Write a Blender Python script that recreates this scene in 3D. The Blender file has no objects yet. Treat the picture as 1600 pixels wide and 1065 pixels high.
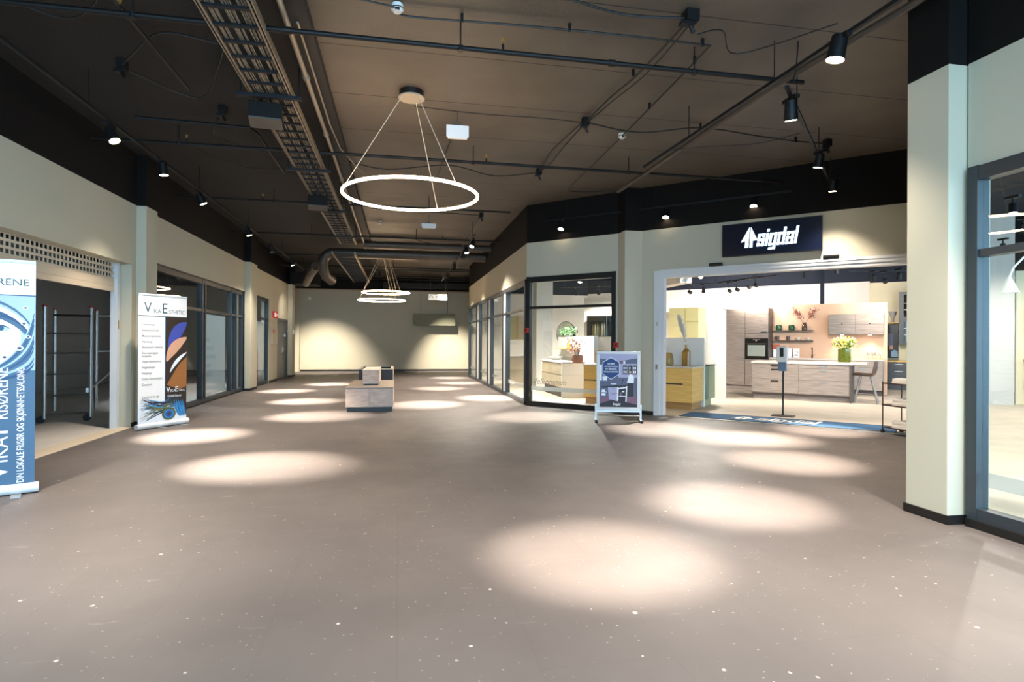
import bpy, math, random
from mathutils import Matrix, Vector
random.seed(7)
SC = bpy.context.scene
COL = SC.collection
R = math.radians
PI = math.pi
S2 = math.sqrt(2)

# ------------------------------------------------------------------ materials
def lin(h):
    h = h.lstrip('#')
    c = [int(h[i:i + 2], 16) / 255 for i in (0, 2, 4)]
    return tuple((x / 12.92 if x <= .04045 else ((x + .055) / 1.055) ** 2.4) for x in c) + (1,)

MATS = {}
def mat(name, col, rough=.5, metal=0, spec=.5, emit=None, estr=0, noise=0, nscale=8, bump=0, bscale=60, coat=0, trans=0):
    if name in MATS: return MATS[name]
    m = bpy.data.materials.new(name); m.use_nodes = True
    nt = m.node_tree; b = nt.nodes['Principled BSDF']
    c = lin(col) if isinstance(col, str) else tuple(col) + (1,)
    b.inputs['Base Color'].default_value = c
    b.inputs['Roughness'].default_value = rough
    b.inputs['Metallic'].default_value = metal
    b.inputs['Specular IOR Level'].default_value = spec
    b.inputs['Coat Weight'].default_value = coat
    b.inputs['Transmission Weight'].default_value = trans
    if emit:
        b.inputs['Emission Color'].default_value = lin(emit); b.inputs['Emission Strength'].default_value = estr
    if noise or bump:
        tc = nt.nodes.new('ShaderNodeTexCoord')
        n = nt.nodes.new('ShaderNodeTexNoise'); n.inputs['Scale'].default_value = nscale; n.inputs['Detail'].default_value = 5
        nt.links.new(tc.outputs['Object'], n.inputs['Vector'])
        if noise:
            r = nt.nodes.new('ShaderNodeValToRGB')
            r.color_ramp.elements[0].position = .3; r.color_ramp.elements[1].position = .7
            r.color_ramp.elements[0].color = tuple(x * (1 - noise) for x in c[:3]) + (1,)
            r.color_ramp.elements[1].color = tuple(min(1, x * (1 + noise)) for x in c[:3]) + (1,)
            nt.links.new(n.outputs['Fac'], r.inputs['Fac']); nt.links.new(r.outputs['Color'], b.inputs['Base Color'])
        if bump:
            n2 = nt.nodes.new('ShaderNodeTexNoise'); n2.inputs['Scale'].default_value = bscale; n2.inputs['Detail'].default_value = 3
            nt.links.new(tc.outputs['Object'], n2.inputs['Vector'])
            bp = nt.nodes.new('ShaderNodeBump'); bp.inputs['Strength'].default_value = bump; bp.inputs['Distance'].default_value = .01
            nt.links.new(n2.outputs['Fac'], bp.inputs['Height']); nt.links.new(bp.outputs['Normal'], b.inputs['Normal'])
    MATS[name] = m
    return m

def wood(name, c1, c2, scale=(1, 1, 12), rough=.5):
    m = bpy.data.materials.new(name); m.use_nodes = True
    nt = m.node_tree; b = nt.nodes['Principled BSDF']; b.inputs['Roughness'].default_value = rough
    tc = nt.nodes.new('ShaderNodeTexCoord'); mp = nt.nodes.new('ShaderNodeMapping')
    mp.inputs['Scale'].default_value = scale
    n = nt.nodes.new('ShaderNodeTexNoise'); n.inputs['Scale'].default_value = 3; n.inputs['Detail'].default_value = 6; n.inputs['Distortion'].default_value = .4
    r = nt.nodes.new('ShaderNodeValToRGB'); r.color_ramp.elements[0].position = .32; r.color_ramp.elements[1].position = .68
    r.color_ramp.elements[0].color = lin(c1); r.color_ramp.elements[1].color = lin(c2)
    L = nt.links.new
    L(tc.outputs['Object'], mp.inputs['Vector']); L(mp.outputs['Vector'], n.inputs['Vector'])
    L(n.outputs['Fac'], r.inputs['Fac']); L(r.outputs['Color'], b.inputs['Base Color'])
    MATS[name] = m
    return m

def glass(name, tint, k=1.0, base=.04):
    m = bpy.data.materials.new(name); m.use_nodes = True
    nt = m.node_tree; nt.nodes.remove(nt.nodes['Principled BSDF']); out = nt.nodes['Material Output']
    t = nt.nodes.new('ShaderNodeBsdfTransparent'); t.inputs['Color'].default_value = tint + (1,)
    g = nt.nodes.new('ShaderNodeBsdfGlossy'); g.inputs['Roughness'].default_value = .0
    lw = nt.nodes.new('ShaderNodeLayerWeight'); lw.inputs['Blend'].default_value = .5
    p = nt.nodes.new('ShaderNodeMath'); p.operation = 'POWER'; p.inputs[1].default_value = 5
    a = nt.nodes.new('ShaderNodeMath'); a.operation = 'MULTIPLY_ADD'; a.inputs[1].default_value = (1 - base) * k; a.inputs[2].default_value = base
    mx = nt.nodes.new('ShaderNodeMixShader'); L = nt.links.new
    L(lw.outputs['Facing'], p.inputs[0]); L(p.outputs[0], a.inputs[0]); L(a.outputs[0], mx.inputs['Fac'])
    L(t.outputs[0], mx.inputs[1]); L(g.outputs[0], mx.inputs[2]); L(mx.outputs[0], out.inputs['Surface'])
    MATS[name] = m
    return m

def film(name, col, alpha):
    m = bpy.data.materials.new(name); m.use_nodes = True
    b = m.node_tree.nodes['Principled BSDF']; b.inputs['Base Color'].default_value = lin(col); b.inputs['Alpha'].default_value = alpha; b.inputs['Roughness'].default_value = .6
    MATS[name] = m
    return m

def translucent(name, col):
    m = bpy.data.materials.new(name); m.use_nodes = True
    nt = m.node_tree; nt.nodes.remove(nt.nodes['Principled BSDF']); out = nt.nodes['Material Output']
    d = nt.nodes.new('ShaderNodeBsdfDiffuse'); t = nt.nodes.new('ShaderNodeBsdfTranslucent'); mx = nt.nodes.new('ShaderNodeMixShader'); mx.inputs['Fac'].default_value = .5
    for n in (d, t): n.inputs['Color'].default_value = lin(col)
    nt.links.new(d.outputs[0], mx.inputs[1]); nt.links.new(t.outputs[0], mx.inputs[2]); nt.links.new(mx.outputs[0], out.inputs['Surface'])
    MATS[name] = m

def floor_mat():
    m = bpy.data.materials.new('mall_floor_vinyl'); m.use_nodes = True
    nt = m.node_tree; b = nt.nodes['Principled BSDF']; L = nt.links.new
    b.inputs['Roughness'].default_value = .5; b.inputs['Specular IOR Level'].default_value = .35
    tc = nt.nodes.new('ShaderNodeTexCoord'); P = tc.outputs['Object']
    def noise(s, d=4, v=None):
        n = nt.nodes.new('ShaderNodeTexNoise'); n.inputs['Scale'].default_value = s; n.inputs['Detail'].default_value = d
        L(v or P, n.inputs['Vector']); return n.outputs['Fac']
    def ramp(f, p0, p1, c0=(0, 0, 0, 1), c1=(1, 1, 1, 1)):
        r = nt.nodes.new('ShaderNodeValToRGB'); e = r.color_ramp.elements
        e[0].position = p0; e[1].position = p1; e[0].color = c0; e[1].color = c1
        L(f, r.inputs['Fac']); return r.outputs['Color']
    def mix(f, a, c):
        x = nt.nodes.new('ShaderNodeMix'); x.data_type = 'RGBA'
        L(f, x.inputs[0])
        for k, s in ((6, a), (7, c)):
            if isinstance(s, tuple): x.inputs[k].default_value = s
            else: L(s, x.inputs[k])
        return x.outputs[2]
    base = ramp(noise(.7, 6), .3, .7, lin(FLOOR_A), lin(FLOOR_B))
    # plank joints, very faint
    br = nt.nodes.new('ShaderNodeTexBrick'); br.inputs['Scale'].default_value = 1.0
    br.inputs['Brick Width'].default_value = 1.2; br.inputs['Row Height'].default_value = .6; br.inputs['Mortar Size'].default_value = .0025
    br.inputs['Color1'].default_value = (0, 0, 0, 1); br.inputs['Color2'].default_value = (.13, .13, .13, 1); br.inputs['Mortar'].default_value = (1, 1, 1, 1)
    mp = nt.nodes.new('ShaderNodeMapping'); mp.inputs['Rotation'].default_value = (0, 0, PI / 2); L(P, mp.inputs['Vector']); L(mp.outputs[0], br.inputs['Vector'])
    sc = nt.nodes.new('ShaderNodeMath'); sc.operation = 'MULTIPLY'; sc.inputs[1].default_value = .4; L(br.outputs['Color'], sc.inputs[0])
    base = mix(sc.outputs[0], base, lin('#4a423e'))
    # pale paint flecks in two sizes, scattered
    for s, th, keep, amt in ((5, .065, .55, 1), (11, .09, .62, .8), (26, .12, .68, .7), (2.2, .03, .5, 1)):
        v = nt.nodes.new('ShaderNodeTexVoronoi'); v.inputs['Scale'].default_value = s; v.inputs['Randomness'].default_value = 1
        dv = nt.nodes.new('ShaderNodeVectorMath'); dv.operation = 'MULTIPLY_ADD'
        nz = nt.nodes.new('ShaderNodeTexNoise'); nz.inputs['Scale'].default_value = s * 9; L(P, nz.inputs['Vector'])
        dv.inputs[1].default_value = (.018,) * 3; L(nz.outputs['Color'], dv.inputs[0]); L(P, dv.inputs[2]); L(dv.outputs[0], v.inputs['Vector'])
        sp = ramp(v.outputs['Distance'], th * .6, th, (1, 1, 1, 1), (0, 0, 0, 1))
        hs = nt.nodes.new('ShaderNodeSeparateColor'); L(v.outputs['Color'], hs.inputs[0])
        k = nt.nodes.new('ShaderNodeMath'); k.operation = 'GREATER_THAN'; k.inputs[1].default_value = keep; L(hs.outputs[0], k.inputs[0])
        mu = nt.nodes.new('ShaderNodeMath'); mu.operation = 'MULTIPLY'; L(sp, mu.inputs[0]); L(k.outputs[0], mu.inputs[1])
        m3 = nt.nodes.new('ShaderNodeMath'); m3.operation = 'MULTIPLY'; m3.inputs[1].default_value = amt * .75; L(mu.outputs[0], m3.inputs[0])
        base = mix(m3.outputs[0], base, lin('#c9bfb6'))
    # scuffs
    mp2 = nt.nodes.new('ShaderNodeMapping'); mp2.inputs['Scale'].default_value = (1.2, 6, 1); mp2.inputs['Rotation'].default_value = (0, 0, .6); L(P, mp2.inputs['Vector'])
    sf = ramp(noise(2.2, 8, mp2.outputs[0]), .68, .78)
    s2_ = nt.nodes.new('ShaderNodeMath'); s2_.operation = 'MULTIPLY'; s2_.inputs[1].default_value = .22; L(sf, s2_.inputs[0])
    base = mix(s2_.outputs[0], base, lin('#b5aaa0'))
    L(base, b.inputs['Base Color'])
    rr = nt.nodes.new('ShaderNodeMapRange'); rr.inputs[3].default_value = .42; rr.inputs[4].default_value = .6; L(noise(3), rr.inputs[0]); L(rr.outputs[0], b.inputs['Roughness'])
    return m

def panel_mat(name, c, pitch, off, rough, amp=.25):
    """painted concrete ceiling planks: seams run along X every `pitch` metres"""
    m = bpy.data.materials.new(name); m.use_nodes = True
    nt = m.node_tree; b = nt.nodes['Principled BSDF']; L = nt.links.new
    b.inputs['Roughness'].default_value = rough
    tc = nt.nodes.new('ShaderNodeTexCoord')
    sx = nt.nodes.new('ShaderNodeSeparateXYZ'); L(tc.outputs['Object'], sx.inputs[0])
    a = nt.nodes.new('ShaderNodeMath'); a.operation = 'SUBTRACT'; a.inputs[1].default_value = off; L(sx.outputs['Y'], a.inputs[0])
    mo = nt.nodes.new('ShaderNodeMath'); mo.operation = 'PINGPONG'; mo.inputs[1].default_value = pitch / 2; L(a.outputs[0], mo.inputs[0])
    lt = nt.nodes.new('ShaderNodeMath'); lt.operation = 'LESS_THAN'; lt.inputs[1].default_value = .008; L(mo.outputs[0], lt.inputs[0])
    n = nt.nodes.new('ShaderNodeTexNoise'); n.inputs['Scale'].default_value = .9; n.inputs['Detail'].default_value = 7; L(tc.outputs['Object'], n.inputs['Vector'])
    r = nt.nodes.new('ShaderNodeValToRGB'); r.color_ramp.elements[0].position = .3; r.color_ramp.elements[1].position = .7
    c = lin(c)
    r.color_ramp.elements[0].color = tuple(x * (1 - amp) for x in c[:3]) + (1,); r.color_ramp.elements[1].color = tuple(x * (1 + amp) for x in c[:3]) + (1,)
    L(n.outputs['Fac'], r.inputs['Fac'])
    mx = nt.nodes.new('ShaderNodeMix'); mx.data_type = 'RGBA'; L(lt.outputs[0], mx.inputs[0]); L(r.outputs['Color'], mx.inputs[6]); mx.inputs[7].default_value = (.004, .004, .004, 1)
    L(mx.outputs[2], b.inputs['Base Color'])
    bp = nt.nodes.new('ShaderNodeBump'); bp.inputs['Strength'].default_value = .3; bp.inputs['Distance'].default_value = .01
    n2 = nt.nodes.new('ShaderNodeTexNoise'); n2.inputs['Scale'].default_value = 40; L(tc.outputs['Object'], n2.inputs['Vector']); L(n2.outputs['Fac'], bp.inputs['Height']); L(bp.outputs['Normal'], b.inputs['Normal'])
    return m

# ------------------------------------------------------------------ mesh builder
_TXT = {}
class MB:
    def __init__(s, M=None): s.v = []; s.f = []; s.m = []; s.sm = []; s.M = M or Matrix()
    def add(s, vs, fs, m=0, smooth=False):
        o = len(s.v); s.v += [tuple(s.M @ Vector(p)) for p in vs]
        for f in fs: s.f.append([o + i for i in f]); s.m.append(m); s.sm.append(smooth)
        return s
    def box(s, x0, y0, z0, x1, y1, z1, m=0):
        x0, x1 = sorted((x0, x1)); y0, y1 = sorted((y0, y1)); z0, z1 = sorted((z0, z1))
        vs = [(x, y, z) for z in (z0, z1) for y in (y0, y1) for x in (x0, x1)]
        return s.add(vs, [(0, 2, 3, 1), (4, 5, 7, 6), (0, 1, 5, 4), (2, 6, 7, 3), (0, 4, 6, 2), (1, 3, 7, 5)], m)
    def bar(s, p, q, w, h=None, m=0):
        """square bar between two points"""
        h = h or w; p = Vector(p); q = Vector(q); d = (q - p).normalized()
        up = Vector((0, 0, 1)) if abs(d.z) < .95 else Vector((0, 1, 0))
        a = d.cross(up).normalized() * w / 2; b = a.cross(d).normalized() * h / 2
        vs = [tuple(c + i * a + j * b) for c in (p, q) for i, j in ((-1, -1), (1, -1), (1, 1), (-1, 1))]
        return s.add(vs, [(3, 2, 1, 0), (4, 5, 6, 7), (0, 1, 5, 4), (1, 2, 6, 5), (2, 3, 7, 6), (3, 0, 4, 7)], m)
    def tube(s, pts, r, n=8, m=0, closed=False, caps=True):
        pts = [Vector(p) for p in pts]; N = len(pts); rs = r if isinstance(r, (list, tuple)) else [r] * N
        vs = []; fs = []; prev = None
        for i, p in enumerate(pts):
            if closed: d = (pts[(i + 1) % N] - pts[i - 1]).normalized()
            else: d = (pts[min(i + 1, N - 1)] - pts[max(i - 1, 0)]).normalized()
            if prev is None:
                up = Vector((0, 0, 1)) if abs(d.z) < .9 else Vector((0, 1, 0)); a = d.cross(up).normalized()
            else:
                a = (prev - d * prev.dot(d)); a = a.normalized() if a.length > 1e-6 else d.orthogonal().normalized()
            prev = a; b = d.cross(a)
            vs += [tuple(p + rs[i] * (math.cos(2 * PI * k / n) * a + math.sin(2 * PI * k / n) * b)) for k in range(n)]
        for i in range(N if closed else N - 1):
            j = (i + 1) % N
            fs += [(i * n + k, i * n + (k + 1) % n, j * n + (k + 1) % n, j * n + k) for k in range(n)]
        s.add(vs, fs, m, True)
        if caps and not closed:
            s.add(vs[:n], [tuple(reversed(range(n)))], m); s.add(vs[-n:], [tuple(range(n))], m)
        return s
    def cyl(s, p, q, r, r2=None, n=16, m=0): return s.tube([p, q], [r, r if r2 is None else r2], n, m)
    def lathe(s, prof, c=(0, 0, 0), n=24, m=0):
        vs = [(c[0] + r * math.cos(2 * PI * k / n), c[1] + r * math.sin(2 * PI * k / n), c[2] + z) for r, z in prof for k in range(n)]
        fs = [(i * n + k, i * n + (k + 1) % n, (i + 1) * n + (k + 1) % n, (i + 1) * n + k) for i in range(len(prof) - 1) for k in range(n)]
        return s.add(vs, fs, m, True)
    def prism(s, pts, z0, z1, m=0):
        n = len(pts); vs = [(x, y, z0) for x, y in pts] + [(x, y, z1) for x, y in pts]
        return s.add(vs, [tuple(reversed(range(n))), tuple(range(n, 2 * n))] + [(i, (i + 1) % n, n + (i + 1) % n, n + i) for i in range(n)], m)
    def ball(s, c, r, m=0, n=10, sz=1):
        prof = [(max(1e-4, r * math.sin(PI * i / (n // 2 + 1))), -r * sz * math.cos(PI * i / (n // 2 + 1))) for i in range(n // 2 + 2)]
        return s.lathe(prof, c, n, m)
    # flat print: polygon in local x,z at depth y
    def flat(s, pts, y=0, m=0):
        return s.add([(x, y, z) for x, z in pts], [tuple(range(len(pts)))], m)
    def slab(s, pts, y0, y1, m=0):
        """polygon in x,z extruded along y"""
        n = len(pts); vs = [(x, y0, z) for x, z in pts] + [(x, y1, z) for x, z in pts]
        return s.add(vs, [tuple(range(n)), tuple(reversed(range(n, 2 * n)))] + [(i, n + i, n + (i + 1) % n, (i + 1) % n) for i in range(n)], m)
    def text(s, t, x, z, size, y=0, m=0, sx=1, shear=0, bold=0, align='L', rot=0):
        key = (t, shear, bold)
        if key not in _TXT:
            cu = bpy.data.curves.new('t', 'FONT'); cu.body = t; cu.size = 1; cu.shear = shear; cu.offset = bold; cu.resolution_u = 3
            ob = bpy.data.objects.new('t', cu); me = bpy.data.meshes.new_from_object(ob)
            _TXT[key] = ([tuple(v.co) for v in me.vertices], [tuple(p.vertices) for p in me.polygons])
            bpy.data.objects.remove(ob); bpy.data.meshes.remove(me); bpy.data.curves.remove(cu)
        vs, fs = _TXT[key]
        if not vs: return s
        x0 = min(v[0] for v in vs); x1 = max(v[0] for v in vs)
        k = {'L': x0, 'C': (x0 + x1) / 2, 'R': x1}[align]; c, d = math.cos(rot), math.sin(rot)
        out = []
        for v in vs:
            a, b = (v[0] - k) * size * sx, v[1] * size
            out.append((x + a * c - b * d, y, z + a * d + b * c))
        return s.add(out, fs, m)
    def build(s, name, mats, parent=None, loc=None, bevel=0, rotz=0, sharp=38):
        me = bpy.data.meshes.new(name); me.from_pydata(s.v, [], s.f)
        for mm in (mats if isinstance(mats, (list, tuple)) else [mats]): me.materials.append(MATS[mm])
        me.polygons.foreach_set('material_index', s.m); me.polygons.foreach_set('use_smooth', s.sm)
        me.update()
        if any(s.sm): me.set_sharp_from_angle(angle=R(sharp))
        o = bpy.data.objects.new(name, me); COL.objects.link(o)
        if parent: o.parent = parent
        if loc: o.location = loc
        if rotz: o.rotation_euler.z = rotz
        if bevel:
            b = o.modifiers.new('bevel', 'BEVEL'); b.width = bevel; b.segments = 2; b.limit_method = 'ANGLE'; b.harden_normals = False
        return o

def tag(o, label, cat=None, group=None, kind=None):
    o['label'] = label
    if cat: o['category'] = cat
    if group: o['group'] = group
    if kind: o['kind'] = kind
    return o
def thing(name, label, cat, loc=(0, 0, 0), rotz=0, group=None):
    o = bpy.data.objects.new(name, None); o.empty_display_size = .1; COL.objects.link(o)
    o.location = loc; o.rotation_euler.z = rotz
    return tag(o, label, cat, group)
def setting(name, loc=(0, 0, 0), rotz=0, label=None):
    o = bpy.data.objects.new(name, None); COL.objects.link(o); o.location = loc; o.rotation_euler.z = rotz; o['kind'] = 'structure'
    if label: o['label'] = label
    return o
def struct(o, label=None):
    o['kind'] = 'structure'
    if label: o['label'] = label
    return o
def copy_tree(o, parent=None):
    c = o.copy(); COL.objects.link(c)
    if parent: c.parent = parent
    for ch in list(o.children): copy_tree(ch, c)
    return c
def AB(a, b, z=0):
    """showroom frame: a along the slanted shop front, b into the shop"""
    return (2.7 + (a + b) / S2, 12.5 + (b - a) / S2, z)
D45 = -PI / 4

FLOOR_A = '#4f4947'; FLOOR_B = '#5e5754'
mat('wall_sage', '#bab49f', .75, bump=.05, bscale=120)
mat('wall_black', '#0f0c0a', .8, spec=.2)
mat('black_paint', '#0d0c0c', .7, spec=.25)
mat('black_metal', '#101012', .5, spec=.3)
mat('pipe_black', '#141212', .5, spec=.3)
mat('cable_black', '#100f0f', .5)
mat('conduit', '#8d8272', .45, metal=.3)
mat('tray_rail', '#9a8d79', .4, metal=.5)
mat('tray_rung', '#15161a', .5, spec=.3)
mat('wire_grey', '#8f8576', .5)
mat('frame_dark', '#2b3237', .4)
mat('frame_black', '#15191a', .4)
mat('alu', '#b9b6b2', .32, metal=.85)
mat('alu_paint', '#d2d3d4', .4)
mat('white_lac', '#ece8e2', .35)
mat('white_wall', '#d9d2c8', .8)
mat('cream_wall', '#dccfae', .8)
mat('navy', '#151b2a', .7, spec=.3)
mat('shop_floor', '#bcae9c', .5, noise=.10, nscale=2.2)
mat('unit_floor', '#b8b2ab', .6, noise=.06, nscale=3)
mat('unit_wall', '#8a8684', .7)
mat('unit_back', '#8c8a78', .8)
mat('baseboard', '#0f0d0c', .5)
mat('screed', '#b7a995', .7)
mat('ring_glow', '#ffd9a8', .5, emit='#ffdcb2', estr=36)
mat('lens_glow', '#fff0d8', .3, emit='#ffe3bd', estr=40)
mat('wire_light', '#cfc3ad', .4)
mat('canopy_top', '#0f0f10', .4)
mat('canopy_under', '#a99c89', .6)
mat('detector_white', '#e8e3dd', .5)
mat('brass', '#b58a45', .35, metal=.8)
mat('shutter_slat', '#c9b9a3', .5)
mat('shutter_bar', '#cdbba2', .5)
mat('peach', '#d3ab8e', .8)
wood('ash_brown', '#827267', '#9f9085', (1.0, 1.0, 14))
wood('ash_dark', '#4b3e37', '#5b4d45', (1.0, 1.0, 14))
wood('oak_yellow', '#dba955', '#ecc070', (1.0, 1.0, 16))
wood('oak_plinth', '#a87a45', '#bd9058', (1, 1, 16))
wood('kiosk_wood', '#a08a7c', '#bca699', (2, 2, 14), .6)
mat('kiosk_top', '#7d7266', .45)
mat('kiosk_top_pale', '#b3a696', .5)
mat('kiosk_dark', '#1d1e21', .5)
mat('stone_top', '#cdbfb3', .35)
mat('dark_shelf', '#3e322d', .45)
mat('handle_dark', '#2b2522', .35, metal=.5)
mat('handle_steel', '#d9d6d2', .25, metal=.7)
mat('oven_black', '#15120f', .15)
mat('oven_window', '#9ea396', .08)
mat('green_cab', '#8f9878', .5)
mat('olive_cab', '#d0c38c', .5)
mat('beige_cab', '#cbb99c', .4)
mat('grey_cab', '#44474b', .45)
mat('sign_navy', '#060d24', .3, spec=.3)
mat('sign_glow', '#e8f6ff', .4, emit='#d8f1ff', estr=1.5)
mat('sign_edge', '#06080f', .4)
mat('mat_blue', '#34587a', .95, noise=.12, nscale=60)
mat('mat_white', '#e6e6e2', .9)
mat('red', '#b01714', .4)
mat('exit_red', '#b81c22', .4, emit='#c01a20', estr=.25)
mat('white_print', '#f2f0ee', .6)
mat('lit_white', '#f7f3ea', .5, emit='#fff6e6', estr=.45)
mat('print_teal', '#1d4a55', .6)
mat('print_grey', '#55585c', .6)
mat('print_blue', '#3b5b77', .6)
mat('print_blue_dark', '#1f4468', .6)
mat('print_blue_pale', '#8fabc4', .6)
mat('print_white', '#e9edf3', .6)
mat('print_brown', '#2b1e16', .6)
mat('print_ochre', '#96602f', .6)
mat('print_peach', '#cf9d7f', .6)
mat('print_royal', '#3b4aa0', .6)
mat('print_cyan', '#2a8fc4', .6)
mat('print_olive', '#6b6e3e', .6)
mat('print_lav', '#a9a7c6', .6)
mat('print_slate', '#5a6078', .6)
mat('print_dark', '#2b2a33', .6)
mat('print_mauve', '#7d5a72', .6)
mat('print_hex', '#1c3e78', .6)
mat('rubber', '#141414', .7)
mat('plastic_white', '#eceae8', .3)
mat('plastic_blue', '#5d7893', .35)
mat('grey_post', '#55534f', .4, metal=.4)
mat('taupe_tray', '#4a443d', .5)
mat('amber_glass', '#b58436', .12, trans=.35)
mat('honey_glass', '#d8b676', .1, trans=.5)
mat('green_glass', '#23512c', .15, trans=.25)
mat('smoke_glass', '#5b463a', .1, trans=.4)
mat('vase_green', '#8f9a2d', .08, trans=.7)
mat('pampas', '#f3ebdc', .9)
mat('leaf', '#35562a', .6)
mat('leaf_yellow', '#b5bf3f', .6)
mat('petal_yellow', '#e6d24b', .6)
mat('petal_pale', '#efe9b4', .6)
mat('sun_centre', '#6d3b12', .7)
mat('berry', '#8a2f28', .6)
mat('pink_leaf', '#c58f82', .7)
mat('terracotta', '#a9745f', .8)
mat('leather', '#4a3427', .45)
wood('stool_leg', '#6f665e', '#8a8178', (6, 6, 1.5))
mat('mirror', '#d8dcd8', .03, metal=1)
mat('screen_grey', '#7c7d66', .7)
mat('grey_column', '#bdb8b0', .75)
mat('paper', '#efe9e2', .7)
mat('trolley_frame', '#4c3a31', .35, metal=.6)
mat('duct', '#4a423a', .45, metal=.3)
mat('beam_dark', '#1a1613', .7)
mat('trim_tan', '#a8906f', .6)
mat('gold', '#c79a45', .35, metal=.4)
mat('stem_green', '#6f8f25', .6)
mat('book_red', '#b4532f', .6)
mat('crystal', '#e6e2da', .05, trans=.6)
mat('door_grey', '#4b5052', .45)
mat('bowl_stone', '#d9cdb9', .5)
mat('light_blue_cloth', '#8aa3b8', .8)
mat('skin', '#b98768', .6)
mat('dark_hair', '#2a1d16', .7)
MATS['floor_vinyl'] = floor_mat()
MATS['ceil_brown'] = panel_mat('ceil_brown', '#5b5247', 1.19, 7.28, .55)
MATS['ceil_black'] = panel_mat('ceil_black', '#14110f', 1.19, 7.28, .8)
glass('pane', (.93, .96, .95), .75, .05)
glass('pane_dark', (.88, .92, .93), .9, .07)
glass('cab_glass', (.5, .52, .5), .8, .06)
film('frost', '#f1efe9', .55)
film('grey_decal', '#8d8a84', .75)
film('decal', '#e8e6e0', .6)
translucent('poster_film', '#eef3f3')
WORLD = 8.0; EXPO = 0.28; SHOP_K = .285
# ------------------------------------------------------------------ setting
ZT, ZC = 3.53, 4.35           # paint line, ceiling
def two_tone(mb, s0, s1, t0, t1, z0, z1, split=ZT):
    if z0 < split: mb.box(s0, t0, z0, s1, t1, min(z1, split), 0)
    if z1 > split: mb.box(s0, t0, max(z0, split), s1, t1, z1, 1)
def wall(name, loc, rotz, s0, s1, thick, openings=(), mats=('wall_sage', 'wall_black'), label=None, split=ZT, top=ZC):
    mb = MB(); cuts = sorted({s0, s1, *[o[0] for o in openings], *[o[1] for o in openings]})
    for a, b in zip(cuts, cuts[1:]):
        op = [o for o in openings if o[0] <= a + 1e-6 and o[1] >= b - 1e-6]
        if op:
            if op[0][2] > 0: two_tone(mb, a, b, 0, thick, 0, op[0][2], split)
            two_tone(mb, a, b, 0, thick, op[0][3], top, split)
        else: two_tone(mb, a, b, 0, thick, 0, top, split)
    return struct(mb.build(name, list(mats), None, loc, 0, rotz), label)

# floor and ceiling
struct(MB().box(-4.37, -4, -.1, 10, 29.6, 0).box(-9, 24.3, -.1, -4.37, 29.6, 0).build('floor', 'floor_vinyl'), 'dark brown-grey vinyl mall floor flecked with paint')
shop_poly = [(4.40, -4), (4.40, 3.95), (4.62, 4.18), (7.95, 7.30), (2.785, 12.46), (2.82, 23.1), (24, 23.1), (24, -4)]
struct(MB().prism(shop_poly, .001, .008).build('floor_showroom', 'shop_floor'), 'pale beige showroom floor')
struct(MB().box(-9, 3.6, -.1, -4.372, 24.3, .004).build('floor_unit', 'unit_floor'), 'grey tiled floor of the empty unit')
mb = MB().box(-.93, -1.5, ZC, 10, 29.6, ZC + .2)
struct(mb.build('ceiling', 'ceil_brown'), 'dark brown painted plank ceiling')
struct(MB().box(-9, -1.5, ZC, -.93, 29.6, ZC + .2).build('ceiling_left', 'ceil_black'), 'black painted plank ceiling left of the cable tray')
struct(MB().prism(shop_poly, ZC - .03, ZC - .001).build('ceiling_showroom', 'navy'), 'dark navy showroom ceiling')
struct(MB().box(-.98, -1.5, ZC - .10, -.80, 29.0, ZC).build('trim_1', 'beam_dark'), 'dark ceiling beam beside the cable tray')

# corridor walls (local x along the wall, local y behind it)
LW, RT = (-4.13, 0, 0), (4.29, 0, 0)
wall('wall_left', LW, PI / 2, -4, 24.2, .24, [(4.2, 10.2, 0, 2.57), (10.80, 17.10, 0, 2.72), (18.35, 20.2, 0, 2.73), (21.50, 23.47, 0, 2.17)], label='sage green wall on the left, black above')
wall('wall_diagonal', (2.7, 12.5, 0), D45, .05, 7.42, .14, [(.055, 2.15, 0, 2.785), (3.0, 7.28, 0, 2.73)], label='slanted sage shop front wall, black above')
wall('wall_corridor', (2.74, 0, 0), -PI / 2, -23.1, -12.45, .14, [(-23.05, -12.46, 0, 2.75)], label='sage wall band over the corridor shop windows')
wall('wall_right', RT, -PI / 2, -3.75, 1.5, .12, [(-3.72, 1.2, 0, 2.72)], label='sage wall above the near right shop window')
wall('wall_back', (-6.5, 27.8, 0), 0, 0, 12, .12, mats=('wall_sage', 'trim_tan'), split=3.70, top=3.75, label='tall sage partition closing the corridor')
wall('wall_rear', (-9, 29.5, 0), 0, 0, 19, .1, mats=('trim_tan', 'beam_dark'), split=3.9, label='bare wall behind the partition')
# short connecting wall between the pillar and the slanted front
L = math.hypot(3.30, 3.12); ang = math.atan2(3.12, 3.30)
wall('wall_return', (4.62, 4.12, 0), ang, 0, L, .10, label='sage wall running back from the right pillar')
struct(MB().box(-6.6, 24.3, 0, -6.5, 29.6, ZC).box(5.3, 23.2, 0, 5.4, 29.6, ZC).build('wall_side_passage', 'wall_sage'), 'unseen sage walls closing off the side passages')  # unseen; added to keep world light out of the far end
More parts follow.
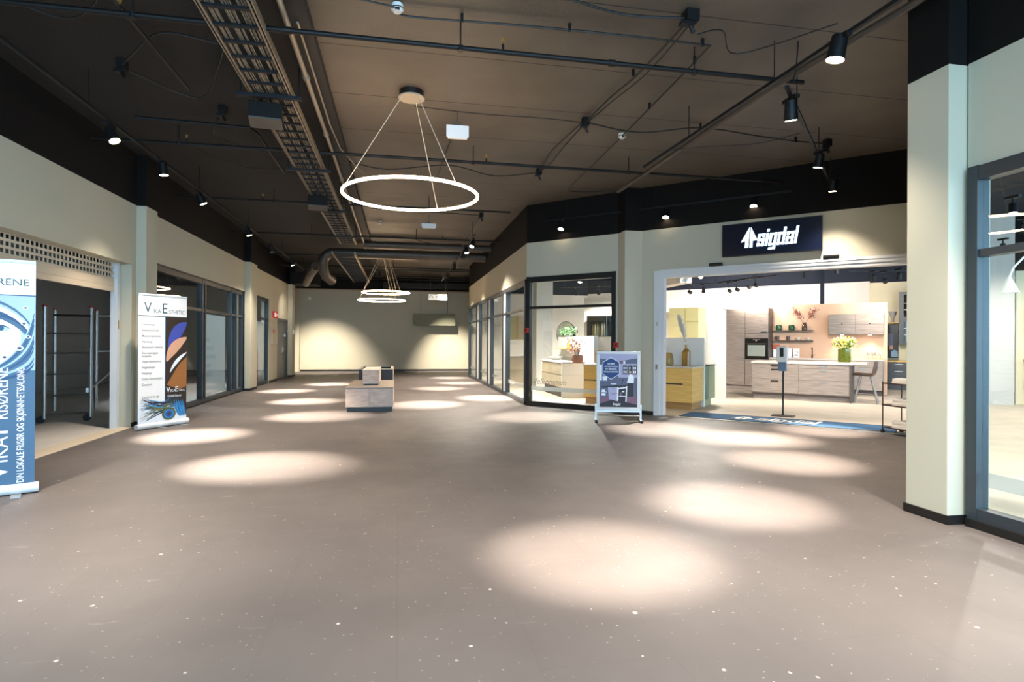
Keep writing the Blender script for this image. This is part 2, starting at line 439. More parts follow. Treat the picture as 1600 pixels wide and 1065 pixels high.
# pillars
def column(name, x0, y0, x1, y1, label, split=ZT):
    mb = MB(); two_tone(mb, x0, x1, y0, y1, 0, ZC, split)
    o = struct(mb.build(name, ['wall_sage', 'wall_black'], bevel=.006), label)
    b = MB().box(x0 - .012, y0 - .012, 0, x1 + .012, y1 + .012, .07)
    struct(b.build(name.replace('column', 'baseboard'), 'baseboard'), 'black baseboard')
column('wall_column_near', -4.16, 10.36, -3.985, 10.80, 'sage pillar left of the upright banner')
column('wall_column_middle', -4.16, 17.10, -3.975, 17.86, 'sage pillar between the left shop windows')
column('wall_column_far', -4.16, 23.50, -3.975, 24.10, 'sage pillar past the grey doors')
column('wall_column_right', 4.13, 3.765, 4.52, 4.14, 'sage pillar on the right')
column('wall_column_shop', 4.25, 10.60, 4.85, 11.2, 'square sage pillar beside the showroom entrance')
for nm, M, segs in (('baseboard_left', (LW, PI / 2), [(-4, 4.15), (10.21, 10.4), (17.8, 18.34), (20.21, 21.48), (23.5, 24.2)]),
                    ('baseboard_diagonal', ((2.7, 12.5, 0), D45), [(2.16, 2.96)]), ('baseboard_back', ((-6.5, 27.8, 0), 0), [(0, 12)])):
    mb = MB()
    for a, b in segs: mb.box(a, -.012, 0, b, 0, .075)
    struct(mb.build(nm, 'baseboard', None, M[0], 0, M[1]), 'black baseboard')
struct(MB().box(-5.2, 27.45, 0, -4.35, 27.79, 3.55).build('wall_stub', 'wall_sage'), 'olive pilaster at the far left corner')

# empty unit behind the left front
mb = MB(); mb.box(-9.1, 3.5, 0, -9, 24.3, ZC); mb.box(-9, 3.4, 0, -4.38, 3.5, ZC); mb.box(-9, 24.2, 0, -4.13, 24.35, ZC)
struct(mb.build('wall_unit', 'unit_wall'), 'dark wall of the empty unit')
struct(MB().box(-4.37, 4.2, 0, -4.10, 10.2, .006).build('trim_2', 'screed'), 'pale strip under the roller shutter')

# showroom walls
SHM = ('white_wall', 'navy')
p = AB(-4.0, 11.0); wall('wall_showroom', p, D45, 0, 9.94, .1, mats=SHM, split=3.36, label='white far wall of the showroom')
p = AB(5.94, 10.9); wall('wall_showroom_cream', p, D45, 0, 5, .1, mats=('cream_wall', 'navy'), split=3.30, label='cream far wall of the showroom')
wall('wall_showroom_end', (2.8, 23.1, 0), 0, 0, 6, .1, mats=('white_wall', 'navy'), split=3.3, label='white end wall behind the corridor windows')
p = AB(9.0, 6.95); wall('wall_showroom_side', p, D45, 0, 8, .1, mats=('cream_wall', 'wall_black'), split=3.08, label='cream wall seen through the right window')
struct(MB().box(-.03, 0, 0, .42, .45, ZC - .03).build('wall_column_grey', 'grey_column', None, AB(8.52, 6.6), 0, D45), 'pale grey column seen through the right window')
struct(MB().box(4.22, 17.75, 0, 4.74, 18.3, ZC - .03).build('wall_column_inner', 'grey_column'), 'grey column behind the slanted shop window')
struct(MB().box(7.1, 13.95, 2.92, 7.42, 17.4, 3.9).build('trim_3', 'white_wall'), 'white bulkhead under the showroom ceiling')
struct(MB().box(3.02, -.04, .0, 7.2, .10, .012).build('trim_4', 'alu', None, (2.7, 12.5, 0), 0, D45), 'metal threshold strip')
# entrance frame and sliding head
mb = MB(); mb.box(2.94, -.035, 0, 3.05, .17, 2.735); mb.box(3.05, -.01, 0, 3.12, .15, 2.735)
e = setting('door_1', (2.7, 12.5, 0), D45, 'wide white framed showroom entrance')
mb.build('door_jamb', 'alu_paint', e)
mb = MB(); mb.box(3.05, -.03, 2.60, 7.27, .17, 2.655); mb.box(3.05, -.045, 2.655, 7.27, .17, 2.69); mb.box(3.05, -.03, 2.69, 7.27, .17, 2.71); mb.box(3.05, -.045, 2.71, 7.27, .17, 2.75)
mb.build('door_head', 'alu_paint', e)
MB().box(2.99, -.05, 1.70, 3.02, -.036, 1.77).box(2.985, -.05, .88, 3.02, -.036, .97).build('lock_plate', 'alu', e)

# glazed fronts
def glazing(name, loc, rotz, s0, s1, zb, zt, posts, trans, label, pane='pane', w=.07, d=.10, fm='frame_dark', edges=True, y0=-.02):
    e = setting(name, loc, rotz, label); mb = MB()
    mb.box(s0, y0, zt - w * 1.4, s1, y0 + d, zt); mb.box(s0, y0, zb, s1, y0 + d, zb + w * 1.2)
    for q in posts: mb.box(q - w / 2, y0 - .006, zb, q + w / 2, y0 + d + .006, zt - .002)
    if edges:
        for q in (s0 + w / 2, s1 - w / 2): mb.box(q - w / 2, y0 - .006, zb, q + w / 2, y0 + d + .006, zt + .004)
    if trans:
        mb.box(s0 + .01, y0 + .008, trans - .028, s1 - .01, y0 + d - .008, trans + .028)
    mb.build('window_frame', fm, e)
    ps = [s0 + w] + sorted(posts) + [s1 - w]
    for a, b in zip(ps, ps[1:]):
        if b - a < .16: continue
        for z0, z1 in (((zb + w, trans), (trans, zt - w)) if trans else ((zb + w, zt - w),)):
            MB().box(a, y0 + d * .45, z0, b, y0 + d * .45 + .008, z1).build('window_pane', pane, e)
    return e
w1 = glazing('window_1', LW, PI / 2, 10.80, 17.10, .02, 2.70, [13.72, 13.90, 15.95, 16.42], 2.03, 'long dark framed shop window on the left wall', 'pane_dark', y0=.03)
w2 = glazing('window_2', LW, PI / 2, 18.35, 20.2, .02, 2.72, [], 2.06, 'narrow shop window beyond the middle pillar', 'pane_dark', y0=.03)
w3 = glazing('window_3', (2.7, 12.5, 0), D45, .06, 2.148, .0, 2.785, [], 2.12, 'black framed showroom window beside the entrance', w=.085, fm='frame_black')
w4 = glazing('window_4', (2.74, 0, 0), -PI / 2, -23.05, -12.56, .0, 2.75, [-20.74, -20.0, -18.05, -17.45, -15.36, -14.84], 2.11, 'row of tall showroom windows along the corridor')
w5 = glazing('window_5', RT, -PI / 2, -3.72, 1.2, .06, 2.72, [-1.2], 2.065, 'large dark framed showroom window at the right', w=.075, y0=-.03)
for q in (-20.37, -17.75, -15.1): MB().box(q - .3 if q < -20 else q - .22, -.0, .09, q + .3 if q < -20 else q + .22, .05, 2.65).build('window_panel', 'alu_paint', w4)
MB().box(-3.72, -.05, 0, 1.2, .10, .062).build('window_plinth', 'baseboard', w5)
MB().box(.06, -.012, -.001, 2.14, .0, .05).build('window_plinth', 'baseboard', w3)
MB().box(.16, .035, .335, 2.05, .0365, .425).build('frosted_strip', 'decal', w3)
mb = MB().text('Velkommen', .24, .475, .185, y=.012, shear=.28, sx=.92); mb.build('lettering', 'grey_decal', w3)
for a, b in ((-23, -20.8), (-19.95, -18.1), (-17.4, -15.4), (-14.8, -12.65)): MB().box(a, .035, .335, b, .0365, .425).build('frosted_strip', 'decal', w4)
MB().box(-3.6, .025, .315, 1.1, .0265, .425).build('frosted_strip', 'decal', w5)
# posters behind the left panes
e = tag(MB().box(13.98, .155, .12, 15.88, .16, 1.97).build('window_film', 'poster_film', None, LW, 0, PI / 2), 'pale printed film covering the tall left window pane', 'window film')
mb = MB(Matrix())
for i, (t, sz) in enumerate((('Hud', .16), ('LASER OG', .12), ('TATOVERING', .12), ('VIPPER', .12), ('NEGLER', .12))):
    MB().text(t, 14.35, 1.35 - i * .2, sz, y=.152).build('text_line', 'print_blue_pale', e)
e = tag(MB().box(18.45, .155, .12, 20.1, .16, 1.98).build('window_film', 'poster_film', None, LW, 0, PI / 2), 'pale printed film covering the narrow left window', 'window film')
mb = MB(); mb.flat([(19.0, .12), (19.42, .12), (19.36, 1.0), (19.18, 1.5), (19.05, 1.0)], .152); mb.build('figure_print', 'red', e)
# left double door
e = setting('door_2', LW, PI / 2, 'grey double door at the far end of the left wall')
MB().box(21.50, .0, 0, 21.56, .14, 2.17).box(23.41, .0, 0, 23.47, .14, 2.17).box(21.56, .0, 2.10, 23.41, .14, 2.17).build('door_frame', 'door_grey', e)
for a, b in ((21.565, 22.62), (22.635, 23.405)):
    l = MB().box(a, .03, .01, b, .08, 2.095).build('door_leaf', 'door_grey', e)
    h = (22.55 if b < 23 else 22.72)
    MB().box(h - .025, .015, .95, h + .025, .03, 1.15).cyl((h, .0, 1.05), (h - .12 if b < 23 else h + .12, .0, 1.05), .012, m=0).bar((h, .03, 1.05), (h, -.005, 1.05), .02).build('door_handle', 'alu', l)
MB().box(22.9, -.02, 1.52, 23.0, .03, 1.62).box(23.42, -.03, 1.66, 23.47, 0, 1.78).build('door_closer', 'alu', e)
# ------------------------------------------------------------------ lamps
E_SPOT = 6500.0
WARM = (1.0, .88, .74)
def spot(p, target, label, group, power=1.0, size=27, blend=.95, r=.06, ln=.17, zt=None, name='track_spotlight', col=WARM, on=True, spill=.10):
    """p = centre of the lamp mouth"""
    p = Vector(p); d = (Vector(target) - p).normalized(); back = p - d * ln
    top = Vector((back.x, back.y, zt if zt else back.z + .10))
    t = thing(name, label, 'spotlight', tuple(p), 0, group)
    I = Matrix.Translation(-p)
    MB(I).box(top.x - .03, top.y - .10, top.z - .035, top.x + .03, top.y + .10, top.z - .001).build('track_adapter', 'black_metal', t)
    MB(I).tube([top - Vector((0, 0, .03)), back - d * -.03], .013, 8).build('stem', 'black_metal', t)
    MB(I).tube([back - d * .012, back, p - d * .03, p], [r * .55, r * .88, r, r], 18, caps=False).cyl(back - d * .012, back - d * .008, r * .56, n=18).build('housing', 'black_metal', t)
    MB(I).cyl(p - d * .04, p - d * .006, r * .94, n=18).build('lens', 'lens_glow' if on else 'oven_black', t)
    if on:
        l = bpy.data.lights.new('lamp', 'SPOT'); l.energy = E_SPOT * power; l.color = col; l.spot_size = R(size); l.spot_blend = blend; l.shadow_soft_size = .04
        o = bpy.data.objects.new('lamp_light', l); COL.objects.link(o); o.parent = t; o.location = tuple(d * .02)
        o.rotation_euler = d.to_track_quat('-Z', 'Y').to_euler()
        if spill:      # the reflector's wide soft spill around the bright core
            l2 = bpy.data.lights.new('lamp_spill', 'SPOT'); l2.energy = E_SPOT * power * spill; l2.color = col; l2.spot_size = R(100); l2.spot_blend = 1; l2.shadow_soft_size = .06
            o2 = bpy.data.objects.new('lamp_spill_light', l2); COL.objects.link(o2); o2.parent = t; o2.location = tuple(d * .03); o2.rotation_euler = o.rotation_euler
    return t
def track(name, p, q, label, w=.036, h=.032, drop=()):
    t = thing(name, label, 'lighting track', p); I = Matrix.Translation(-Vector(p))
    MB(I).bar(p, q, w, h).build('rail', 'tray_rung', t)
    P, Q = Vector(p), Vector(q)
    for k in drop:
        c = P.lerp(Q, k); MB(I).cyl(c, (c.x, c.y, ZC), .006, n=6).build('drop_rod', 'pipe_black', t)
    return t
ORD = ['nearest', 'second', 'third', 'fourth', 'fifth', 'sixth', 'seventh', 'eighth', 'ninth', 'tenth']
# left wall track
track('lighting_track', (-3.35, -1.4, 3.95), (-3.35, 24.6, 3.95), 'long black lighting track along the left wall', drop=(.2, .33, .47, .6, .75, .9))
L_SP = [(-3.30, 7.68, (-1.5, 6.9)), (-3.29, 9.13, (-2.9, 9.2)), (-3.30, 10.9, (-1.5, 11.2)), (-3.28, 13.97, (-2.1, 14.0)), (-3.3, 16.44, (-3.0, 16.9)), (-3.23, 19.2, (-2.15, 19.4)), (-3.2, 21.6, (-3.3, 23.6))]
for i, (x, y, tg) in enumerate(L_SP):
    spot((x, y, 3.72), (*tg, 0), f'{ORD[i]} lit black spotlight on the left wall track counted from the camera', 'left track spotlights', 1.0, zt=3.935)
# right tracks
track('lighting_track', (3.80, -1, 3.95), (3.52, 8.05, 3.95), 'black lighting track running in from the top right corner', drop=(.5, .68, .86))
track('lighting_track', (3.78, 5.2, 3.93), (6.9, 8.35, 3.93), 'short black lighting track angled towards the lit shop sign', drop=(.15, .6, .95))
track('lighting_track', (3.05, 12.02, 3.93), (6.45, 8.75, 3.93), 'black lighting track parallel to the slanted shop front', drop=(.1, .5, .9))
track('lighting_track', (1.79, 14.0, 3.95), (1.79, 27.3, 3.95), 'black lighting track over the right side of the far corridor', drop=(.03, .4, .8))
spot((3.56, 4.28, 3.74), (2.9, 4.6, 0), 'large lit black spotlight near the right pillar top', 'right track spotlights', .6, r=.072, ln=.2, zt=3.935)
spot((3.99, 5.42, 3.69), (4.5, 6.1, 0), 'lit black spotlight left of and above the shop sign, second from the right pillar', 'right track spotlights', .65, r=.068, ln=.2, zt=3.915)
spot((5.43, 6.83, 3.70), (5.2, 7.6, 0), 'lit black spotlight hanging midway on the short angled track', 'right track spotlights', .5, zt=3.915)
spot((6.50, 7.85, 3.70), (6.6, 8.2, 0), 'lit black spotlight at the far end of the short angled track', 'right track spotlights', .5, zt=3.915)
spot((3.30, 11.75, 3.72), (2.4, 10.6, 0), 'lit black spotlight above the slanted showroom window', 'shop front spotlights', .5, spill=0, zt=3.915)
spot((4.90, 10.22, 3.72), (4.1, 8.9, 0), 'lit black spotlight above the left end of the entrance', 'shop front spotlights', .5, spill=0, zt=3.915)
spot((6.02, 9.15, 3.74), (4.9, 7.9, 0), 'lit black spotlight just above the shop sign', 'shop front spotlights', .5, spill=0, zt=3.915)
for i, (y, tg) in enumerate(((14.43, (.6, 13.0)), (15.49, (2.2, 14.3)), (16.47, (1.2, 17.3)), (18.97, (2.0, 19.5)), (21.9, (1.9, 22.3)))):
    spot((1.77, y, 3.73), (*tg, 0), f'{ORD[i]} spotlight on the far corridor track counted from the camera', 'far corridor spotlights', .9, spill=.17, zt=3.935)
spot((1.77, 25.2, 3.73), (2.5, 27.2, 0), 'last spotlight on the far corridor track, washing the back wall', 'far corridor spotlights', .36, size=64, blend=1, spill=0, zt=3.935)
spot((-3.30, 24.3, 3.73), (-3.2, 27.3, 0), 'last spotlight on the left wall track, washing the back wall', 'left track spotlights', .36, size=64, blend=1, spill=0, zt=3.935)
# unseen lamps over the near floor: first casts the foreground pool, rest added as fill
for i, (x, y, tg) in enumerate(((1.2, 3.0, (1.3, 3.6)), (3.70, 2.6, (3.0, 3.3)), (-3.3, 4.6, (-2.2, 5.2)), (-3.3, 2.2, (-1.2, 2.9)), (3.74, .6, (2.4, 1.3)))):
    spot((x, y, 3.75), (*tg, 0), f'unseen track spotlight over the near floor, outside the picture, {ORD[i]} one', 'near spotlights', .55 if i == 0 else .16, size=27 if i == 0 else 75, zt=3.935)

for y, lb in ((14.9, 'added unseen spotlight backlighting the film of the long left window'), (19.2, 'added unseen spotlight backlighting the film of the narrow left window')):  # unseen spots added to light the window films from behind
    spot((-5.6, y, 3.6), (-4.3, y, 1.0), lb, 'added film backlights', .10, size=90, blend=1, spill=0, zt=ZC, col=(.86, .94, 1))
# ring pendants
def ring(c, r, z, label, k=1.0, tilt=0):
    t = thing('ring_pendant_lamp', label, 'pendant lamp', (c[0], c[1], z), 0, 'ring pendant lamps')
    n = 72
    MB().tube([(r * math.cos(2 * PI * i / n), r * math.sin(2 * PI * i / n), 0) for i in range(n)], .0165, 10, closed=True).build('light_ring', 'ring_glow', t)
    h = ZC - z
    MB().lathe([(.001, h - .085), (.155, h - .085), (.155, h - .07)], n=28).build('canopy_cover', 'canopy_under', t)
    MB().lathe([(.145, h - .07), (.145, h - .001), (.001, h - .001)], n=28).build('canopy', 'canopy_top', t)
    for a in (3.55, 5.35, 1.1):
        MB().cyl((r * math.cos(a), r * math.sin(a), .015), (.12 * math.cos(a), .12 * math.sin(a), h - .08), .0045, n=6).build('suspension_wire', 'wire_light', t)
    return t
ring((.137, 7.07), .79, 3.115, 'large glowing ring pendant lamp nearest the camera')
ring((-.42, 20.4), .79, 3.03, 'upper of the two distant glowing ring pendants, hung nearer the back wall')
ring((-.58, 20.9), .80, 2.80, 'lower of the two distant glowing ring pendants, in front of the back wall')

# smoke detectors
def detector(x, y, z, label):
    t = thing('smoke_detector', label, 'smoke detector', (x, y, z), 0, 'smoke detectors')
    h = ZC - z
    MB().lathe([(.001, 0), (.036, 0), (.045, .02), (.055, .022), (.055, .04), (.05, .055), (.05, h - .01)], n=20).lathe([(.05, h - .01), (.001, h - .01)], n=20).build('detector_body', 'detector_white', t)
    MB().lathe([(.0535, .024), (.057, .028), (.057, .034), (.0535, .037)], n=20).build('sensing_slot', 'black_metal', t)
    MB().box(-.02, -.055, .004, .02, -.035, .018).build('indicator', 'black_metal', t)
detector(-.025, 5.246, 4.27, 'white smoke detector at the top of the picture')
detector(3.097, 7.853, 4.27, 'white smoke detector on the right ceiling beyond the cable runs')
detector(-.466, 14.8, 4.27, 'white smoke detector beyond the large ring lamp')

# white emergency light plates
def plate(x, y, z, w, h, label):
    t = thing('emergency_light', label, 'emergency light', (x, y, z), 0, 'emergency lights')
    MB().box(-w / 2, -.012, -h / 2, w / 2, .012, h / 2).build('sign_panel', 'plastic_white', t, bevel=.003)
    MB().box(-w / 2 + .02, -.014, -h / 2 - .02, w / 2 - .02, .03, -h / 2).build('lamp_strip', 'plastic_white', t)
    MB().box(-.04, -.012, h / 2, .04, .02, h / 2 + .03).cyl((0, 0, h / 2 + .03), (0, 0, ZC - z), .006, n=6).build('bracket', 'grey_post', t)
plate(.739, 7.6, 4.11, .29, .15, 'square white hanging emergency light plate right of the ring lamp canopy')
plate(.685, 13.86, 4.10, .34, .09, 'wide white hanging emergency light plate far along the corridor')

# ------------------------------------------------------------------ pipes, tray, ducts
def pipe(pts, r, label, drops=(), heads=(), name='sprinkler_pipe', cat='pipe', m='pipe_black', couplings=()):
    p0 = Vector(pts[0]); t = thing(name, label, cat, tuple(p0)); I = Matrix.Translation(-p0)
    MB(I).tube(pts, r, 10).build('pipe_run', m, t)
    for q in couplings: q = Vector(q); MB(I).cyl(q[:], (q.x + .06, q.y, q.z), r * 1.35, n=12).build('coupling', m, t)
    for q in drops:
        MB(I).cyl(q, (q[0], q[1], ZC), .007, n=6).lathe([(.001, -.03), (r + .006, -.03), (r + .006, .02), (.001, .02)], q, 10).build('hanger', m, t)
    for q in heads:
        h = MB(I).cyl((q[0], q[1], q[2] + r), (q[0], q[1], q[2] + r + .05), .012, n=8).build('sprinkler_stub', m, t)
        MB(I).cyl((q[0], q[1], q[2] + r + .05), (q[0], q[1], q[2] + r + .075), .009, n=8).box(q[0] - .018, q[1] - .004, q[2] + r + .075, q[0] + .018, q[1] + .004, q[2] + r + .105).lathe([(.001, r + .105), (.018, r + .107), (.001, r + .109)], q, 8).build('sprinkler_head', 'brass', h)
    return t
pipe([(-4.1, 5.42, 4.10), (4.13, 5.42, 4.10)], .024, 'black sprinkler pipe crossing the ceiling nearest the camera', drops=[(.55, 5.42, 4.1), (-2.2, 5.42, 4.1), (2.9, 5.42, 4.1)], heads=[(.95, 5.42, 4.1), (-2.3, 5.42, 4.1), (4.0, 5.42, 4.1)], couplings=[(-1.0, 5.42, 4.1), (2.0, 5.42, 4.1)])
pipe([(-4.1, 8.84, 4.10), (6.4, 8.84, 4.10)], .022, 'second black sprinkler pipe crossing the ceiling behind the large ring lamp', drops=[(1.1, 8.84, 4.1), (-3.0, 8.84, 4.1), (3.6, 8.84, 4.1)], heads=[(1.3, 8.84, 4.1), (-2.9, 8.84, 4.1)])
pipe([(-4.1, 12.1, 4.10), (2.3, 12.1, 4.10)], .02, 'third black sprinkler pipe crossing the ceiling over the display bench', drops=[(-2.4, 12.1, 4.1), (.6, 12.1, 4.1)], heads=[(-2.6, 12.1, 4.1), (1.2, 12.1, 4.1)])
pipe([(-4.1, 15.7, 4.10), (2.74, 15.7, 4.10)], .024, 'fourth black sprinkler pipe crossing the ceiling before the ducts', drops=[(.45, 15.7, 4.1), (-2.2, 15.7, 4.1)], heads=[(1.15, 15.7, 4.1)])
for i, (y, z) in enumerate(((19.6, 4.12), (21.4, 4.0), (22.6, 4.08), (24.2, 3.98), (25.6, 4.02))):
    pipe([(-4.0, y, z), (3.0, y, z)], .03 if i % 2 else .022, f'black pipe crossing the far ceiling, {ORD[i]} beyond the big duct', drops=[(-.2, y, z)])
pipe([(3.98, 2.2, 4.07), (3.98, 4.05, 4.07), (3.84, 5.5, 4.07), (3.84, 9.9, 4.07)], .035, 'thick dark pipe beside the right lighting track', name='ceiling_pipe', m='duct')
pipe([(-2.9, 5.4, 4.22), (-2.35, 5.42, 4.22), (-2.35, 7.2, 4.22)], .02, 'black pipe bend on the left ceiling above the track', name='ceiling_pipe')
pipe([(-3.3, 8.2, 4.2), (-1.95, 8.3, 4.2), (-1.9, 8.55, 4.2), (-1.9, 10.4, 4.2)], .022, 'thin black pipe bending along the left ceiling toward the tray', name='ceiling_pipe')
# conduits right of the tray
pipe([(-.985, 1, 4.2), (-.985, 19.6, 4.2)], .026, 'beige conduit pipe running beside the cable tray', name='conduit_pipe', cat='conduit', m='conduit', couplings=())
t = thing('conduit_pipe', 'thin beige conduit curving away beside the thick conduit', 'conduit', (-.9, 5.5, 4.22)); I = Matrix.Translation((.9, -5.5, -4.22))
MB(I).tube([(-.9, 5.5, 4.22), (-.9, 8.0, 4.22), (-.86, 9.0, 4.23), (-.7, 10.0, 4.27), (-.6, 10.5, 4.3)], .011, 8).build('pipe_run', 'conduit', t)
for y in (6.55, 8.3, 10.6, 13.2): tag(MB().cyl((-.985, y, 4.2), (-.985, y + .07, 4.2), .036, n=12).build('pipe_coupling', 'conduit'), f'beige coupling sleeve on the conduit beside the tray, {ORD[[6.55, 8.3, 10.6, 13.2].index(y)]} from the camera', 'coupling', 'conduit couplings')

# cable ladder tray
def tray(x0, x1, y0, y1, z, label, rails=('tray_rail', 'tray_rail')):
    t = thing('cable_tray', label, 'cable tray', (x0, y0, z))
    I = Matrix.Translation((-x0, -y0, -z))
    for x, s in ((x0, 1), (x1, -1)):
        MB(I).box(x - .012, y0, z, x + .012, y1, z + .07).box(x, y0, z, x + s * .03, y1, z + .006).build('side_rail', 'tray_rail', t)
    y = y0 + .13; proto = None
    while y < y1 - .05:
        if proto is None: proto = MB(I).box(x0 + .012, y0 + .13 - .018, z + .004, x1 - .012, y0 + .13 + .018, z + .026).build('rung', 'tray_rung', t)
        else:
            o = proto.copy(); COL.objects.link(o); o.parent = t; o.location = (0, y - y0 - .13, 0)
        y += .285
    return t
tray(-1.58, -1.155, 1.5, 16.7, 4.04, 'long cable ladder tray full of cables under the ceiling')
tray(-1.82, -1.21, 16.9, 25.0, 3.80, 'farther wider stretch of cable ladder tray')
for y in (3.6, 6.72, 9.5, 12.4, 15.4): tag(MB().box(-1.72, y - .03, 4.00, -1.05, y + .03, 4.035).cyl((-1.68, y, 4.03), (-1.68, y, ZC), .008, n=6).cyl((-1.08, y, 4.03), (-1.08, y, ZC), .008, n=6).build('tray_support', 'tray_rung'), f'dark support bar under the cable tray, {ORD[[3.6, 6.72, 9.5, 12.4, 15.4].index(y)]} from the camera', 'tray support', 'cable tray supports')
rng = random.Random(3)
proto = None
for i in range(18):
    grp = i % 3; xb = (-1.50, -1.38, -1.24)[grp]
    pts = []
    x = xb + (i // 3) * .014 - .035
    for k in range(24): pts.append((x + rng.uniform(-.012, .012), 1.5 + k * .66, 4.078 + (i % 2) * .012 + rng.uniform(-.004, .004)))
    o = MB().tube(pts, .0055, 5).build('tray_cable', 'wire_grey')
    tag(o, 'thin grey cable lying among others in the long ladder tray', 'cable', 'cables in the ladder tray')
# speakers under the tray
def speaker(x, y, z, label, s=1.0, rz=.12):
    t = thing('ceiling_speaker', label, 'speaker', (x, y, z), rz, 'speakers under the cable tray')
    MB().box(-.17 * s, -.10 * s, -.02, .17 * s, .14 * s, .15 * s).build('cabinet', 'black_paint', t, bevel=.006)
    MB().add([(-.17 * s, -.10 * s, -.02), (.17 * s, -.10 * s, -.02), (.17 * s, .14 * s, -.05), (-.17 * s, .14 * s, -.05), (-.17 * s, -.10 * s, -.035), (.17 * s, -.10 * s, -.035), (.17 * s, .14 * s, -.07), (-.17 * s, .14 * s, -.07)], [(0, 1, 2, 3), (7, 6, 5, 4), (0, 4, 5, 1), (1, 5, 6, 2), (2, 6, 7, 3), (3, 7, 4, 0)]).build('grille', 'taupe_tray', t)
    MB().cyl((-.05, 0, .15 * s), (-.05, 0, ZC - z), .01, n=8).cyl((.05, 0, .15 * s), (.05, 0, ZC - z), .01, n=8).build('hanger', 'black_metal', t)
speaker(-1.47, 6.95, 3.86, 'black box speaker hanging under the cable tray, nearer one')
speaker(-1.46, 11.2, 3.86, 'black box speaker hanging under the cable tray, farther one')

# ducts at the far end
def duct(pts, r, label, name='air_duct', m='duct'):
    t = thing(name, label, 'air duct', pts[0]); I = Matrix.Translation(-Vector(pts[0]))
    MB(I).tube(pts, r, 20).build('duct_body', m, t)
    P0, P1 = Vector(pts[0]), Vector(pts[1])
    for k in range(1, 4):
        c = P0.lerp(P1, k / 4); d = (P1 - P0).normalized()
        MB(I).cyl(c - d * .02, c + d * .02, r * 1.05, n=20).build('duct_collar', m, t)
def bend(c, r, a0, a1, y, n=8): return [(c[0] + r * math.cos(a0 + (a1 - a0) * i / n), y, c[1] + r * math.sin(a0 + (a1 - a0) * i / n)) for i in range(n + 1)]
duct([(2.7, 18.5, 4.06), (-1.5, 18.5, 4.06)] + bend((-1.95, 3.76), .30, PI / 2, PI, 18.5) + [(-2.25, 18.55, 3.55), (-2.2, 18.75, 3.36), (-2.05, 19.1, 3.26)], .15, 'big round duct crossing the ceiling and bending down at the left')
duct([(2.7, 17.35, 4.16), (-1.0, 17.35, 4.16)], .10, 'slimmer round duct just before the big duct')
duct([(-2.6, 19.6, 3.78), (-2.95, 20.9, 3.64), (-3.35, 22.6, 3.50)], .14, 'slanting duct running down to the far left pillar')
tag(MB().box(-3.95, 22.9, 3.5, -3.0, 24.1, 3.95).build('duct_box', 'black_paint'), 'black duct box above the far left pillar', 'duct box')
tag(MB().box(-.7, 27.2, 3.82, 3.2, 27.5, 4.05).build('ceiling_beam', 'beam_dark'), 'dark beam above the back partition', 'beam')

# ------------------------------------------------------------------ ceiling cables and boxes
def cable(pts, label, r=.008, name='ceiling_cable', clips=()):
    # smooth the run
    P = [Vector(p) for p in pts]; out = []
    for i in range(len(P) - 1):
        a, b = P[max(i - 1, 0)], P[min(i + 2, len(P) - 1)]
        for k in range(6):
            u = k / 6; p1, p2 = P[i], P[i + 1]
            out.append(.5 * ((2 * p1) + (-a + p2) * u + (2 * a - 5 * p1 + 4 * p2 - b) * u * u + (-a + 3 * p1 - 3 * p2 + b) * u ** 3))
    out.append(P[-1])
    t = thing(name, label, 'cable', pts[0]); I = Matrix.Translation(-P[0])
    MB(I).tube(out, r, 6).build('cable_run', 'cable_black', t)
    for c in clips: MB(I).box(c[0] - .012, c[1] - .012, c[2] - .012, c[0] + .012, c[1] + .012, ZC).build('cable_clip', 'black_paint', t)
def jbox(x, y, label, s=.09):
    t = thing('junction_box', label, 'junction box', (x, y, ZC), 0, 'ceiling junction boxes')
    MB().box(-s / 2, -s / 2, -.10, s / 2, s / 2, 0).build('box_body', 'black_paint', t, bevel=.004)
    MB().box(-s * .8, -s * .3, -.13, s * .2, s * .3, -.10).cyl((0, 0, -.13), (.03, .0, -.19), .018, n=8).build('plug', 'black_metal', t)
Z1 = 4.29
jbox(2.555, 4.85, 'black junction box and plug at the top right of the brown ceiling', .12)
jbox(2.418, 7.43, 'black junction box in the middle of the brown ceiling')
jbox(2.349, 9.77, 'black junction box beyond the second sprinkler pipe')
jbox(6.12, 7.5, 'black junction box over the short angled track')
jbox(1.863, 13.4, 'small junction box at the start of the far corridor track')
jbox(-2.9, 6.9, 'black junction box on the left ceiling')
jbox(-2.2, 8.0, 'black junction box left of the cable tray')
cable([(2.555, 4.85, Z1), (1.9, 4.86, 4.26), (1.1, 4.72, Z1), (.2, 4.78, Z1)], 'thick black cable sagging left from the top right junction box', .011, clips=[(1.1, 4.72, Z1)])
cable([(2.555, 4.9, Z1), (2.5, 5.9, 4.25), (2.46, 6.6, Z1), (2.418, 7.4, Z1)], 'black cable pair linking the top and middle junction boxes', .012, clips=[(2.49, 6.0, Z1)])
cable([(2.6, 4.9, Z1), (2.62, 5.9, Z1), (2.5, 6.6, 4.26), (2.44, 7.4, Z1)], 'second black cable between the top and middle junction boxes')
cable([(2.418, 7.5, Z1), (2.38, 8.4, 4.26), (2.36, 9.1, 4.22), (2.349, 9.7, Z1)], 'black cable from the middle box to the box beyond the second pipe', .011)
cable([(2.37, 7.5, Z1), (2.28, 8.5, Z1), (2.3, 9.1, Z1), (2.33, 9.7, Z1)], 'thin second cable from the middle box toward the second pipe')
cable([(2.45, 7.43, Z1), (3.2, 7.5, 4.24), (4.0, 7.3, Z1), (4.9, 7.3, 4.24), (5.6, 7.5, Z1), (6.1, 7.5, Z1)], 'long black cable sagging right from the middle box to the shop sign side', .010, clips=[(4.0, 7.3, Z1), (5.6, 7.5, Z1)])
